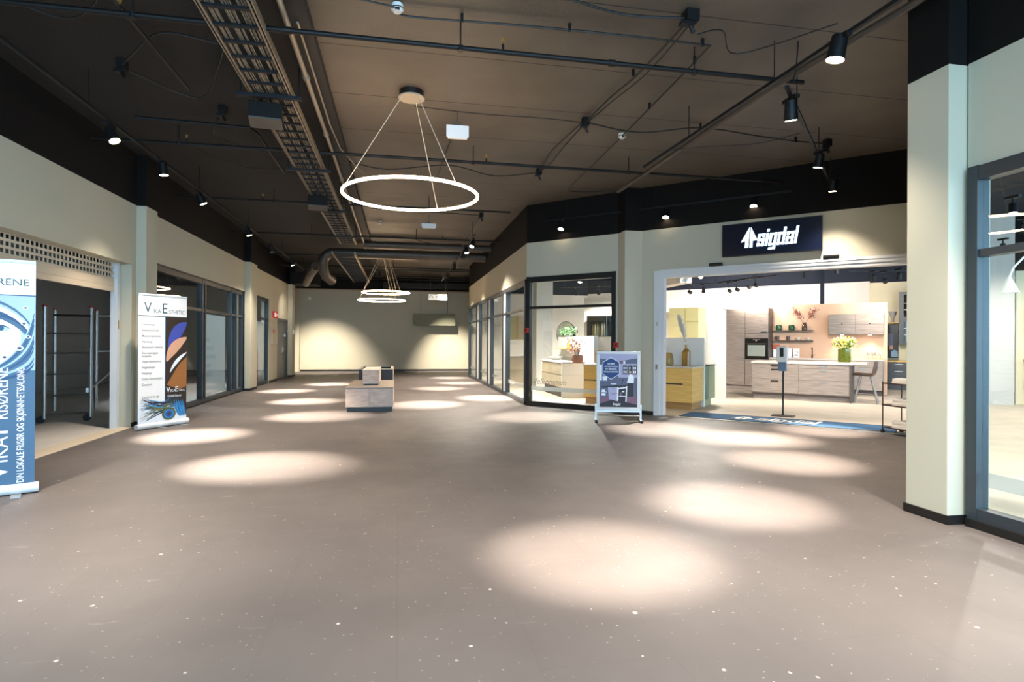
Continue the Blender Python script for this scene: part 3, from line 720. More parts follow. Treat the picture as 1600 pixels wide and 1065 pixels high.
cable([(-.025, 5.25, Z1), (.1, 5.33, Z1), (1.0, 5.28, Z1), (2.0, 5.25, Z1), (2.985, 5.26, Z1)], 'straight black cable running right from the first smoke detector', .010, clips=[(.55, 5.3, Z1), (1.55, 5.26, Z1), (2.9, 5.26, Z1)])
cable([(-.05, 5.2, Z1), (-.6, 5.1, Z1), (-.95, 5.1, Z1)], 'black cable running left from the first smoke detector', .009, clips=[(-.4, 5.12, Z1)])
cable([(2.985, 5.26, Z1), (3.03, 6.3, Z1), (3.08, 7.8, Z1)], 'black cable running back to the second smoke detector', .010, clips=[(3.0, 5.6, Z1), (3.04, 6.8, Z1)])
cable([(3.09, 7.9, Z1), (3.12, 9.2, Z1), (3.15, 10.5, Z1), (3.3, 10.9, Z1), (4.1, 10.7, Z1)], 'black cable going on beyond the second smoke detector to the shop front', .009)
cable([(.18, 7.35, Z1), (1.0, 7.45, 4.3), (1.8, 7.4, Z1), (2.38, 7.44, Z1)], 'thin dark cable from the ring lamp canopy to the middle box', .006)
cable([(.74, 7.7, 4.2), (.72, 8.2, 4.25), (.70, 9.2, Z1), (.66, 10.4, Z1)], 'dark cable hanging behind the square emergency plate', .009)
cable([(2.33, 9.8, Z1), (1.6, 9.9, 4.22), (.8, 9.7, Z1), (-.2, 9.9, 4.22), (-.85, 9.8, Z1)], 'black cable sagging behind the large ring lamp', .009)
cable([(1.863, 13.4, Z1), (.9, 13.3, Z1), (.2, 13.0, 4.24), (-.6, 13.2, Z1)], 'black cable from the corridor track box toward the tray', .010)
cable([(1.85, 13.5, Z1), (1.8, 15.0, 4.2), (1.79, 16.6, 4.1)], 'black cable following the far corridor track', .012)
cable([(1.79, 16.9, 4.2), (.9, 16.9, 4.18), (.2, 16.7, Z1), (-.7, 16.8, Z1)], 'black cable in front of the slim duct', .010)
cable([(-2.9, 6.9, Z1), (-2.6, 6.4, 4.2), (-2.2, 6.0, 4.25), (-1.7, 6.0, 4.2)], 'drooping black cable left of the cable tray', .010)
cable([(-3.4, 5.6, Z1), (-2.9, 5.8, 4.2), (-2.5, 5.5, 4.26), (-2.3, 4.9, Z1)], 'black cable loop at the top left of the picture', .009)
cable([(-2.9, 7.0, Z1), (-2.3, 7.4, 4.2), (-1.9, 6.7, 4.28), (-1.7, 6.2, Z1)], 'long black cable curving from the left box to the tray', .009)
cable([(-2.2, 8.0, Z1), (-2.5, 8.7, 4.2), (-2.1, 9.3, 4.22), (-1.6, 9.5, 4.2)], 'black cable curving under the left ceiling behind the speaker', .009)
cable([(-3.1, 9.5, Z1), (-2.6, 10.3, 4.24), (-2.0, 10.5, Z1), (-1.6, 10.6, 4.2)], 'black cable low on the left ceiling before the farther speaker', .009)
cable([(3.85, 4.6, 4.25), (3.3, 5.3, 4.26), (2.9, 4.9, 4.24), (2.65, 4.9, 4.18)], 'thin black cable looping to the top right junction box', .006)
cable([(3.83, 5.1, 4.34), (3.83, 5.12, 4.15), (3.82, 5.15, 3.97)], 'vertical black feed cable down to the right lighting track', .007)
cable([(5.0, 6.6, 4.05), (4.6, 6.9, 3.99), (4.0, 7.2, 4.0), (3.55, 7.4, 3.98)], 'thin cable strung to the short angled track', .005)
# ------------------------------------------------------------------ things in the corridor
def ell(cx, cz, rx, rz, n=28, a=0):
    c, s = math.cos(a), math.sin(a)
    return [(cx + rx * math.cos(2 * PI * i / n) * c - rz * math.sin(2 * PI * i / n) * s, cz + rx * math.cos(2 * PI * i / n) * s + rz * math.sin(2 * PI * i / n) * c) for i in range(n)]
def clip(pts, x0, x1, z0, z1):
    return [(min(max(x, x0), x1), min(max(z, z0), z1)) for x, z in pts]
def ribbon(mb, pts, w, y, m, box=None):
    """flat curved stroke of print, tapering"""
    N = len(pts); L = []; Rr = []
    for i, (x, z) in enumerate(pts):
        a = pts[min(i + 1, N - 1)]; b = pts[max(i - 1, 0)]; dx, dz = a[0] - b[0], a[1] - b[1]; l = math.hypot(dx, dz) or 1
        k = w * math.sin(PI * (i + .6) / (N + .2)) / 2
        L.append((x - dz / l * k, z + dx / l * k)); Rr.append((x + dz / l * k, z - dx / l * k))
    if box: L = clip(L, *box); Rr = clip(Rr, *box)
    vs = [(x, y, z) for x, z in L] + [(x, y, z) for x, z in Rr]
    mb.add(vs, [(i, i + 1, N + i + 1, N + i) for i in range(N - 1)], m)
def curve(x0, z0, x1, z1, bx, bz, n=10):
    return [((1 - t) ** 2 * x0 + 2 * t * (1 - t) * bx + t * t * x1, (1 - t) ** 2 * z0 + 2 * t * (1 - t) * bz + t * t * z1) for t in [i / n for i in range(n + 1)]]

def banner_stand(loc, rz, w, label, mat_base='alu_paint', H=2.07):
    t = thing('roll_up_banner', label, 'banner', loc, rz)
    MB().tube([(-w / 2 - .03, 0, .048), (w / 2 + .03, 0, .048)], .045, 16).build('base_cassette', mat_base, t)
    MB().box(-.12, -.16, 0, -.05, .16, .008).box(w / 2 - .16, -.16, 0, w / 2 - .09, .16, .008).build('foot', 'alu', t)
    MB().cyl((0, .03, .05), (0, .03, H + .02), .010, n=8).build('support_pole', 'alu', t)
    MB().box(-w / 2, -.012, H - .008, w / 2, .02, H + .014).build('top_rail', mat_base, t)
    return t
# near banner (blue, cut by the left picture edge)
W = .82; x0, x1 = -W / 2, W / 2
t = banner_stand((-3.585, 5.83, 0), R(26.8), W, 'blue roll-up banner with feather picture and white upright lettering, nearest on the left')
MB().box(x0, -.003, .08, x1, .003, 2.065).build('banner_fabric', 'print_blue', t)
mb = MB(); bx = (x0, x1, .08, 2.065)
mb.flat([(x0, 1.775), (x1, 1.775), (x1, 2.065), (x0, 2.065)], -.004, 0)
mb.flat([(x0, 1.765), (x1, 1.765), (x1, 1.775), (x0, 1.775)], -.0042, 3)
mb.flat([(x0, 1.1), (x1, 1.1), (x1, 1.765), (x0, 1.765)], -.004, 2)
mb.flat(clip(ell(.05, 1.40, .26, .34), *bx), -.0045, 0)
mb.flat([(x0, .08), (x1, .08), (x1, 1.02), (.2, 1.16), (0, 1.08), (x0, 1.14)], -.0047, 1)
for i in range(16):
    z = 1.73 - i * .03
    ribbon(mb, curve(-.40, z + .03, .40, z - .28, .25, z + .10), .03 + .01 * (i % 3), -.0050 - i * .00005, (1, 2, 0, 3)[i % 4], (x0, x1, 1.02 if i > 9 else 1.3, 1.765)) if i < 5 else ribbon(mb, curve(.15 - i * .012, 1.16 - .01 * i, .40, 1.66 - (i - 5) * .05, .36, 1.32 - .02 * i), .026, -.0052 - i * .00005, (1, 2, 1, 3)[i % 4], bx)
for x, z, r in ((.33, 1.52, .022), (.30, 1.30, .028), (.20, 1.22, .022), (.13, 1.10, .026), (.34, 1.66, .018), (.36, 1.40, .018)):
    mb.flat(ell(x, z, r, r * .8, 16), -.0064, 0); mb.flat(ell(x, z, r * .6, r * .5, 14), -.0066, 3)
mb.flat(ell(.175, 1.475, .055, .022, 20, -.1), -.0062, 2); mb.flat(ell(.175, 1.475, .02, .02, 16), -.0064, 3)
ribbon(mb, curve(.09, 1.47, .24, 1.47, .17, 1.53), .014, -.0064, 3); ribbon(mb, curve(.06, 1.55, .26, 1.54, .17, 1.62), .02, -.0064, 3)
mb.build('picture_print', ['print_white', 'print_blue', 'print_blue_pale', 'print_blue_dark'], t)
mb = MB().text('VIKA FRISØRENE', .365, 1.855, .088, y=-.005, align='R', sx=1.08); mb.build('heading_lettering', 'print_teal', t)
mb = MB().text('V', .225, .14, .25, y=-.006, rot=PI / 2, sx=.9).text('IKA', .225, .30, .165, y=-.006, rot=PI / 2, sx=.9).text('F', .225, .55, .25, y=-.006, rot=PI / 2, sx=.9).text('RISØRENE', .225, .68, .135, y=-.006, rot=PI / 2, sx=.75)
mb.text('DIN LOKALE FRISØR OG SKJØNNHETSSALONG', .335, .105, .073, y=-.006, rot=PI / 2, sx=.66, bold=.006)
mb.build('upright_lettering', 'print_white', t)

# second banner (white, beside the pillar)
W = .86; x0, x1 = -W / 2, W / 2
t = banner_stand((-3.665, 10.19, 0), R(60), W, 'white roll-up banner with treatment list and dark picture panel, beside the first left pillar', H=2.08)
MB().box(x0, -.003, .08, x1, .003, 2.075).build('banner_fabric', 'white_print', t)
mb = MB(); bx = (.03, x1, .45, 1.745)
mb.flat([(x0, 1.745), (x1, 1.745), (x1, 1.757), (x0, 1.757)], -.0045, 5)
mb.flat([(.03, .12), (x1, .12), (x1, 1.745), (.03, 1.745)], -.0040, 0)
mb.flat([(.024, .4), (.034, .4), (.034, 1.745), (.024, 1.745)], -.0046, 6)
# generic swaths of colour stand in for the painting
ribbon(mb, curve(.10, 1.18, .44, 1.66, .20, 1.56), .20, -.0048, 3, bx)
ribbon(mb, curve(.06, 1.04, .44, 1.42, .16, 1.30), .17, -.0050, 2, bx)
ribbon(mb, curve(.12, .86, .44, 1.18, .22, 1.06), .06, -.0052, 4, bx)
mb.flat(clip([(.06, .66), (.18, .84), (.30, 1.0), (.44, 1.10), (.44, .62), (.30, .58)], *bx), -.0051, 1)
# feathers along the bottom
mb.flat([(x0, .10), (x1, .10), (x1, .16), (.2, .30), (0, .42), (x0, .40)], -.0053, 4)
rg = random.Random(5)
for i in range(46):
    a = rg.uniform(0, 1); xs = x0 + .01 + rg.random() * .2; zs = .12 + rg.random() * .36
    ribbon(mb, curve(xs, zs, .05 + rg.random() * .33, .18 + rg.random() * .3, .0, .30 + rg.uniform(-.1, .12)), rg.uniform(.006, .022), -.0055 - i * .00004, rg.choice((7, 7, 6, 0, 3, 5)), (x0, x1, .10, .56))
for i in range(14):
    ribbon(mb, curve(.20 + i * .012, .42 - (i % 3) * .03, .30 + i * .009, .14, .20 + i * .016, .26), .02, -.0078 - i * .00004, (6, 3, 6, 6)[i % 4], (x0, x1, .10, .5))
for r, m in ((.115, 7), (.095, 0), (.085, 6), (.062, 3), (.035, 5)): mb.flat(clip(ell(.10, .20, r * 1.1, r * .85), x0, x1, .10, .5), -.0090 - (0.12 - r) * .01, m)
mb.build('picture_print', ['print_brown', 'print_ochre', 'print_peach', 'print_royal', 'print_white', 'print_teal', 'print_cyan', 'print_olive'], t)
mb = MB().text('V', -.34, 1.80, .235, y=-.006, sx=.9).text('IKA', -.19, 1.80, .095, y=-.006).text('E', -.02, 1.80, .235, y=-.006, sx=.9).text('STHETIC', .095, 1.80, .088, y=-.006, sx=.88)
mb.build('heading_lettering', 'print_teal', t)
mb = MB()
for z, s in zip((1.60, 1.512, 1.424, 1.336, 1.250, 1.160, 1.112, 1.03, .94, .85, .763, .672), ('Laserklinikk', 'Injeksjonssenter', 'Mesoterapisenter', 'Hårterapi', 'Permanent makeup', 'Dermatologisk', 'hudpleie', 'Vippe extensions', 'Negledesign', 'Fotterapi', 'Gratis konsultasjon', 'Gavekort')):
    MB().text(s, -.37, z, .050, y=-.006, sx=.92, bold=.004).build('text_line', 'print_grey', t)
MB().text('Tel: 62 57 91 00', -.37, .475, .044, y=-.006, bold=.004).build('text_line', 'print_grey', t)
mb = MB().text('V', .05, .545, .12, y=-.0062, bold=.01).text('IKA', .13, .545, .06, y=-.0062, bold=.008).text('E', .22, .545, .12, y=-.0062, bold=.01).text('STHETIC', .285, .545, .048, y=-.0062, sx=.62, bold=.008).text('Global beauty', .075, .465, .052, y=-.0062, sx=.9, shear=.35, bold=.006)
mb.build('white_lettering', 'print_white', t)

# shop logo: blocky slanted lettering and a split tree
K_ = .215
LET = {'s': [(0, .81, .64, 1), (0, .41, K_, 1), (0, .41, .64, .60), (.64 - K_, 0, .64, .60), (0, 0, .64, .19), (.64 - K_, .71, .64, 1), (0, 0, K_, .29)],
 'i': [(0, 0, K_, 1), (0, 1.14, K_, 1.36)],
 'g': [(0, 0, K_, 1), (0, .82, .64, 1), (.64 - K_, -.32, .64, 1), (0, 0, .64, .17), (.04, -.34, .64, -.17)],
 'd': [(0, 0, K_, 1), (0, .82, .64, 1), (0, 0, .64, .17), (.64 - K_, 0, .64, 1.4)],
 'a': [(.64 - K_, 0, .64, 1), (0, .82, .64, 1), (0, .70, K_, 1), (0, .42, .64, .58), (0, 0, K_, .58), (0, 0, .64, .16)],
 'l': [(0, 0, K_, 1.4)]}
LW_ = {'s': .64, 'i': K_, 'g': .64, 'd': .64, 'a': .64, 'l': K_}
TREE = [[(0, .28), (.50, 1.0), (.40, 0), (.22, 0), (.25, .34)], [(.57, 1.0), (.92, .36), (.66, .32), (.65, 0), (.48, 0)]]
def letter(mb, ch, x, z, s, y0, y1, m=0, sh=.16, sx=1.0):
    for a, b, c, d in LET[ch]:
        mb.slab([(x + (u * sx + sh * v) * s, z + v * s) for u, v in ((a, b), (c, b), (c, d), (a, d))], y0, y1, m)
def emblem(mb, x, z, w, h, y0, y1, m=0):
    for p in TREE: mb.slab([(x + u * w, z + v * h) for u, v in p], y0, y1, m)
t = thing('shop_sign', 'dark blue box sign with glowing white tree emblem and lettering over the entrance', 'sign', (2.7, 12.5, 0), D45)
MB().box(4.225, -.11, 2.90, 5.78, -.001, 3.447).build('sign_box', 'sign_navy', t, bevel=.006)
MB().box(4.215, -.112, 2.892, 5.79, -.095, 2.906).box(4.215, -.112, 3.441, 5.79, -.095, 3.455).box(4.215, -.112, 2.892, 4.227, -.095, 3.455).box(5.778, -.112, 2.892, 5.79, -.095, 3.455).build('sign_edge', 'sign_edge', t)
mb = MB(); emblem(mb, 4.535, 3.025, .285, .345, -.135, -.112); mb.build('tree_emblem', 'sign_glow', t)
x = 4.785
for ch in 'sigdal':
    mb = MB(); letter(mb, ch, x, 3.035, .205, -.135, -.112, sx=.86); mb.build('letter', 'sign_glow', t); x += (LW_[ch] * .86 + .09) * .205
for a, lb in ((4.085, 'black sensor box over the entrance, left of the sign'), (5.905, 'black sensor box over the entrance, right of the sign')):
    t = thing('door_sensor', lb, 'sensor', (2.7, 12.5, 0), D45, 'entrance sensors')
    MB().box(a - .115, -.06, 2.752, a + .115, -.001, 2.812).build('sensor_body', 'black_metal', t, bevel=.008)
    MB().box(a - .10, -.063, 2.765, a + .10, -.058, 2.785).build('sensor_window', 'oven_black', t)

# red fire alarm points
for pos, lb, rz in (((2.7 + 2.165 / S2, 12.5 - 2.165 / S2, 1.33), 'small red alarm call point on the wall right of the slanted window', D45), ((2.7 + .10 / S2 - .04, 12.5 - .10 / S2 - .04, 1.63), 'small red alarm call point on the left post of the slanted window', D45)):
    t = thing('fire_alarm_point', lb, 'fire alarm', pos, rz, 'red alarm points')
    MB().box(-.05, -.05, -.05, .05, -.001, .05).build('alarm_body', 'red', t, bevel=.006)
    MB().box(-.022, -.053, -.022, .022, -.049, .022).build('alarm_button', 'print_dark', t)

# poster stand in front of the slanted window
t = thing('poster_stand', 'silver framed poster stand with kitchen picture before the showroom window', 'poster stand', (3.775, 9.69, 0), R(-17))
fw, z0, z1 = .755, .20, 1.225
mb = MB()
for a in ((-fw / 2, z0, fw / 2, z0 + .05), (-fw / 2, z1 - .05, fw / 2, z1), (-fw / 2, z0 + .05, -fw / 2 + .055, z1 - .05), (fw / 2 - .055, z0 + .05, fw / 2, z1 - .05)): mb.box(a[0], -.022, a[1], a[2], .022, a[3])
mb.build('poster_frame', 'alu_paint', t, bevel=.006)
MB().box(-fw / 2 + .04, -.006, z0 + .04, fw / 2 - .04, .010, z1 - .04).build('backing_board', 'print_slate', t)
px0, px1, pz0, pz1 = -fw / 2 + .055, fw / 2 - .055, z0 + .05, z1 - .05
mb = MB()
def U(x, z): return (px0 + x * (px1 - px0), pz0 + z * (pz1 - pz0))
def pq(pts, m, k): mb.flat([U(*p) for p in pts], -.0075 - k * .0004, m)
def rc(a, b, c, d, m, k): pq([(a, b), (c, b), (c, d), (a, d)], m, k)
# 0 lav 1 slate 2 dark 3 mauve 4 hex 5 white 6 white_bright 7 brown
rc(0, 0, 1, 1, 1, 0); rc(0, .92, 1, 1, 0, 1); pq([(0, .92), (.5, .86), (1, .93), (1, 1), (0, 1)], 0, 2); rc(0, 0, 1, .22, 3, 1)
pq([(0, .06), (.4, .16), (1, .05), (1, .0), (0, 0)], 2, 2)
rc(0, .5, .06, .80, 5, 2); rc(.08, .50, .2, .58, 5, 2); rc(.5, .56, 1, .82, 0, 2); rc(.62, .62, .74, .79, 2, 3); rc(.76, .62, .87, .79, 2, 3); rc(.88, .62, .99, .79, 2, 3)
for x in (.64, .69, .79, .9, .94): rc(x, .64, x + .03, .69, 5, 4); rc(x, .72, x + .03, .76, 5, 4)
rc(.53, .82, .6, .88, 3, 3); rc(.63, .82, .68, .87, 5, 3)
pq([(.04, .39), (.6, .42), (.75, .43), (.75, .40), (.2, .365), (.04, .37)], 2, 3)
pq([(.22, .38), (.50, .37), (.50, .11), (.25, .15)], 0, 3); pq([(.5, .37), (.74, .40), (.72, .09), (.48, .11)], 2, 3); pq([(.46, .12), (.5, .12), (.51, .38), (.47, .38)], 5, 4); pq([(.69, .10), (.72, .10), (.74, .40), (.71, .40)], 5, 4)
pq([(.5, .36), (.73, .39), (.73, .365), (.5, .335)], 5, 4); rc(.52, .2, .7, .215, 5, 4); rc(.54, .215, .6, .28, 3, 5); rc(.60, .285, .66, .31, 5, 5)
pq([(.24, .27), (.49, .255), (.49, .25), (.24, .265)], 2, 4); rc(.33, .34, .4, .35, 2, 4); rc(.33, .235, .4, .243, 2, 4)
rc(.03, .19, .2, .35, 1, 3); rc(.04, .28, .19, .29, 5, 4); rc(.06, .29, .15, .33, 5, 4); rc(.05, .215, .16, .26, 5, 4)
pq([(.73, .46), (.78, .60), (.82, .63), (.88, .61), (.92, .56), (.91, .46)], 5, 4); pq([(.80, .66), (.79, .70), (.82, .715), (.86, .70), (.85, .645)], 7, 5); pq([(.80, .69), (.81, .72), (.86, .72), (.87, .67)], 2, 6); rc(.74, .2, .90, .46, 2, 4)
pq([(.90, .28), (.96, .30), (.96, .46), (.91, .46)], 1, 5); rc(.3, .43, .45, .445, 5, 4); pq([(.59, .44), (.61, .53), (.66, .52), (.655, .50), (.62, .51), (.61, .44)], 2, 5)
hx = [(.30, .94), (.53, .85), (.53, .62), (.30, .52), (.08, .62), (.08, .85)]
pq(hx, 5, 6); pq([(.30 + (x - .30) * .95, .73 + (z - .73) * .95) for x, z in hx], 4, 7)
mb.build('poster_print', ['print_lav', 'print_slate', 'print_dark', 'print_mauve', 'print_hex', 'print_white', 'white_print', 'print_peach'], t)
mb = MB()
for z, s in ((.805, 'VELKOMMEN'), (.755, 'INN TIL EN HYGGELIG'), (.705, 'PRAT OM KJØKKEN,'), (.655, 'BAD ELLER GARDEROBE')):
    x, zz = U(.305, z); MB().text(s, x, zz, .036, y=-.0115, sx=.62, bold=.012, align='C').build('text_line', 'white_print', t)
mb = MB()
cx, cz = U(.385, .035); emblem(mb, cx - .02, cz, .032, .05, -.0125, -.0115)
x = cx + .012
for ch in 'sigdal': letter(mb, ch, x, cz, .030, -.0125, -.0115, sx=.9); x += (LW_[ch] * .9 + .09) * .030
mb.build('logo_print', 'white_print', t)
for s in (-1, 1):
    x = s * (fw / 2 + .008)
    lg = MB().box(x - .016, -.018, .035, x + .016, .018, .30).build('leg', 'alu', t)
    MB().box(x - .02, -.20, .012, x + .02, .20, .04).build('foot', 'alu', lg)
    MB().box(x - .022, -.215, 0, x + .022, -.17, .045).box(x - .022, .17, 0, x + .022, .215, .045).build('foot_cap', 'rubber', lg)
MB().cyl((-fw / 2, 0, .10), (fw / 2, 0, .10), .010, n=8).box(-fw / 2, -.012, .165, fw / 2, .012, .20).build('cross_bar', 'alu', t)

# display bench in the middle of the corridor
t = thing('display_bench', 'long low wooden display bench with grey top in the corridor middle', 'display bench', (-.548, 11.76, 0))
w = .452
MB().box(-w + .02, .03, 0, w - .02, 2.27, .09).build('plinth', 'kiosk_dark', t)
MB().box(-w, 0, .09, w, 2.30, .455).build('carcass', 'kiosk_wood', t)
for a, b in ((-w + .012, -.008), (.012, w - .022)): MB().box(a, -.010, .10, b, -.001, .445).build('front_panel', 'kiosk_wood', t)
MB().box(-w - .004, -.014, .455, w + .004, 2.30, .472).build('top_board', 'kiosk_top', t)
t = thing('display_box', 'small tall wooden display box standing on the low bench', 'display box', (-.555, 12.43, .472))
MB().box(-.145, .01, 0, .145, 1.5, .025).build('plinth', 'kiosk_dark', t)
MB().box(-.165, 0, .025, .165, 1.53, .295).build('carcass', 'kiosk_wood', t)
MB().box(-.15, -.008, .032, .12, -.001, .288).build('front_panel', 'kiosk_wood', t)
MB().box(-.170, -.01, .295, .170, 1.54, .312).build('top_board', 'kiosk_top_pale', t)
t = thing('display_bin', 'open dark display bin with pale rim behind the wooden bench', 'display bin', (-.53, 14.6, 0))
mb = MB(); w = .40
mb.box(-w, 0, 0, w, .03, .69); mb.box(-w, 1.5, 0, w, 1.53, .69); mb.box(-w, .03, 0, -w + .03, 1.5, .69); mb.box(w - .03, .03, 0, w, 1.5, .69); mb.box(-w + .03, .03, 0, w - .03, 1.5, .42)
mb.build('bin_body', 'kiosk_dark', t)
MB().box(-w - .005, -.005, .69, w + .005, .06, .71).box(-w - .005, 1.48, .69, w + .005, 1.535, .71).box(-w - .005, .06, .69, -w + .05, 1.48, .71).box(w - .05, .06, .69, w + .005, 1.48, .71).build('rim', 'kiosk_top_pale', t)
MB().box(w + .001, 0, .02, w + .012, 1.53, .69).build('side_panel', 'kiosk_wood', t)

# roller shutter in the left opening
t = thing('roller_shutter', 'half raised beige roller shutter with slotted top over the dark opening', 'shutter', (-4.33, 0, 0), PI / 2)
y0, y1 = 4.2, 10.10
mb = MB(); pit = .092; rows = [2.345 + i * .083 for i in range(3)]
zb = 2.325
edges = [zb]
for r in rows: edges += [r, r + .052]
edges += [2.60, 2.64]
mb.box(y0, 0, edges[0], y1, .016, edges[1])
for i, r in enumerate(rows):
    nz = rows[i + 1] if i < 2 else 2.585
    mb.box(y0, 0, r + .052, y1, .016, nz)
    y = y0
    while y < y1: mb.box(y, .003, r, y + .022, .013, r + .052); y += pit
y = y0
while y < y1: mb.box(y, .003, 2.585, y + .022, .013, 2.66); y += pit
mb.build('slotted_curtain', 'shutter_slat', t)
mb = MB(); mb.box(y0, -.004, 2.20, y1, .018, 2.325); mb.box(y0, -.008, 2.12, y1, .022, 2.20)
mb.build('bottom_slat', 'shutter_bar', t, bevel=.006)
MB().box(y1 - .02, -.05, 0, y1 + .06, .05, 2.58).box(y1 + .06, -.02, 0, y1 + .09, .04, 2.58).build('guide_rail', 'alu_paint', t)
MB().box(y1 + .0, -.055, 1.55, y1 + .03, -.045, 1.68).build('key_switch', 'brass', t)
tag(MB().cyl((-4.55, 4.2, 2.72), (-4.55, 10.1, 2.72), .16, n=24).build('shutter_drum', 'black_paint'), 'dark shutter drum above the slotted curtain', 'shutter drum')
# scaffold tower inside
t = thing('scaffold_tower', 'aluminium rolling scaffold frame standing in the dark empty unit', 'scaffold', (-5.42, 11.03, 0), math.atan2(.22, .57))
def post(x, y, wheel=True):
    p = MB().cyl((x, y, .07), (x, y, 1.92), .027, n=12).build('post', 'alu', t)
    MB().cyl((x, y, 1.92), (x, y, 1.945), .029, n=12).build('post_cap', 'red', p)
    if wheel: MB().tube([(x - .05, y - .015, .06), (x - .05, y + .025, .06)], .06, 16).box(x - .07, y - .012, .03, x + .01, y + .012, .1).build('caster', 'rubber', p)
    for z in (.45, .85, 1.2, 1.6): MB().cyl((x, y, z - .02), (x, y, z + .02), .032, n=12).build('collar', 'alu', p)
for x, y in ((-.31, 0), (.31, 0), (.31, 1.28), (-.31, 1.28)): post(x, y, y == 0)
for z in (.14, .45, .80, 1.15, 1.48): MB().cyl((-.31, 0, z), (.31, 0, z), .014, n=8).build('rung', 'grey_post', t)
MB().cyl((-.20, -.02, 1.78), (.31, -.02, 1.78), .016, n=8).build('top_tube', 'black_metal', t)
for z in (1.16, 1.83): MB().cyl((.31, 1.28, z), (1.6, 1.28, z), .020, n=10).build('brace_tube', 'alu', t)
MB().cyl((.25, .6, .48), (1.5, 1.3, 1.75), .018, n=10).box(.20, .56, .44, .30, .64, .52).build('diagonal_brace', 'alu', t)
post(1.6, 1.28, False)

# exit sign and boxes by the grey doors
t = thing('exit_sign', 'small red and white emergency exit sign by the grey doors', 'exit sign', LW, PI / 2)
MB().box(20.72, -.05, 2.14, 21.32, -.001, 2.36).build('sign_panel', 'exit_red', t)
mb = MB(); mb.flat([(20.80, 2.18), (20.98, 2.18), (20.98, 2.32), (20.80, 2.32)], -.051); mb.flat([(21.08, 2.25), (21.16, 2.18), (21.16, 2.22), (21.24, 2.22), (21.24, 2.28), (21.16, 2.28), (21.16, 2.32)], -.051); mb.build('pictogram', 'lit_white', t)
t = thing('wall_cabinet', 'flat beige access cabinet on the left wall before the grey doors', 'wall cabinet', LW, PI / 2)
MB().box(20.45, -.06, 1.25, 21.25, -.001, 1.82).build('cabinet_door', 'wall_sage', t, bevel=.006)
MB().box(20.5, -.062, 1.62, 20.75, -.059, 1.76).build('red_label', 'red', t)
tag(MB().box(23.6, -.20, 1.62, 23.75, -.15, 1.80).build('card_reader', 'plastic_white', None, LW, 0, PI / 2), 'white card reader on the far left pillar', 'card reader')
tag(MB().box(-3.99, 27.62, 3.22, -3.88, 27.79, 3.36).build('wall_sensor', 'detector_white'), 'small white sensor on the left end of the back partition', 'sensor')
# signs at the back wall
t = thing('toilet_sign', 'small lit white hanging sign with black lettering before the back partition', 'sign', (1.66, 25.3, 3.27))
MB().box(-.40, -.03, -.125, .40, .03, .125).build('sign_panel', 'lit_white', t)
mb = MB().text('Toalett', -.10, -.05, .16, y=-.032, sx=.8, bold=.01); mb.flat([(.28, -.04), (.35, 0), (.28, .04)], -.032)
ribbon(mb, curve(-.36, -.05, -.30, .08, -.36, .06, 6), .03, -.032, 0); ribbon(mb, curve(-.30, .08, -.22, -.05, -.22, .05, 6), .03, -.032, 0)
mb.build('lettering', 'print_dark', t)
for x in (-.33, .33): MB().cyl((x, 0, .125), (x, 0, ZC - 3.27), .008, n=6).build('hanging_rod', 'grey_post', t)
t = thing('hanging_board', 'blank olive-grey board hung on wires before the back partition', 'hanging board', (1.62, 27.3, 2.385))
MB().box(-.97, -.02, -.275, .97, .02, .275).build('board', 'screen_grey', t)
for x in (-.62, .62): MB().cyl((x, 0, .275), (x, 0, ZC - 2.385), .008, n=6).build('hanging_wire', 'grey_post', t)

# hand sanitiser stand on the mat edge
x, y, _ = AB(3.0, 0); t = thing('sanitizer_stand', 'hand sanitiser dispenser on a thin black pole stand before the grey kitchen', 'sanitizer stand', (7.12, 9.86, 0), D45)
MB().box(-.19, -.13, .006, .19, .13, .028).build('base_plate', 'taupe_tray', t, bevel=.004)
MB().cyl((0, 0, .028), (0, 0, 1.0), .016, n=12).build('pole', 'black_metal', t)
MB().box(-.075, -.10, .86, .065, .0, 1.03).build('drip_tray', 'plastic_blue', t, bevel=.008)
d = MB().box(-.10, -.12, 1.03, .09, .0, 1.325).build('dispenser', 'plastic_white', t, bevel=.02)
MB().box(-.04, -.125, 1.13, .025, -.118, 1.30).build('window_strip', 'oven_black', d, bevel=.01)

# door mat
t = thing('door_mat', 'long blue entrance mat with white emblem and lettering', 'mat', (2.7, 12.5, .008), D45)
MB().box(3.42, .08, 0, 6.78, .84, .010).build('mat_pile', 'mat_blue', t)
MB().box(3.40, .06, 0, 6.80, .08, .011).box(3.40, .84, 0, 6.80, .86, .011).box(3.40, .08, 0, 3.42, .84, .011).box(6.78, .08, 0, 6.80, .84, .011).build('mat_edge', 'rubber', t)
mb = MB(Matrix(((1, 0, 0, 0), (0, 0, 1, 0), (0, 1, 0, 0), (0, 0, 0, 1))))
emblem(mb, 4.25, .28, .42, .42, .010, .012)
x = 4.68
for ch in 'sigdal': letter(mb, ch, x, .30, .30, .010, .012, sx=.95); x += (LW_[ch] * .95 + .08) * .30
mb.build('mat_lettering', 'mat_white', t)

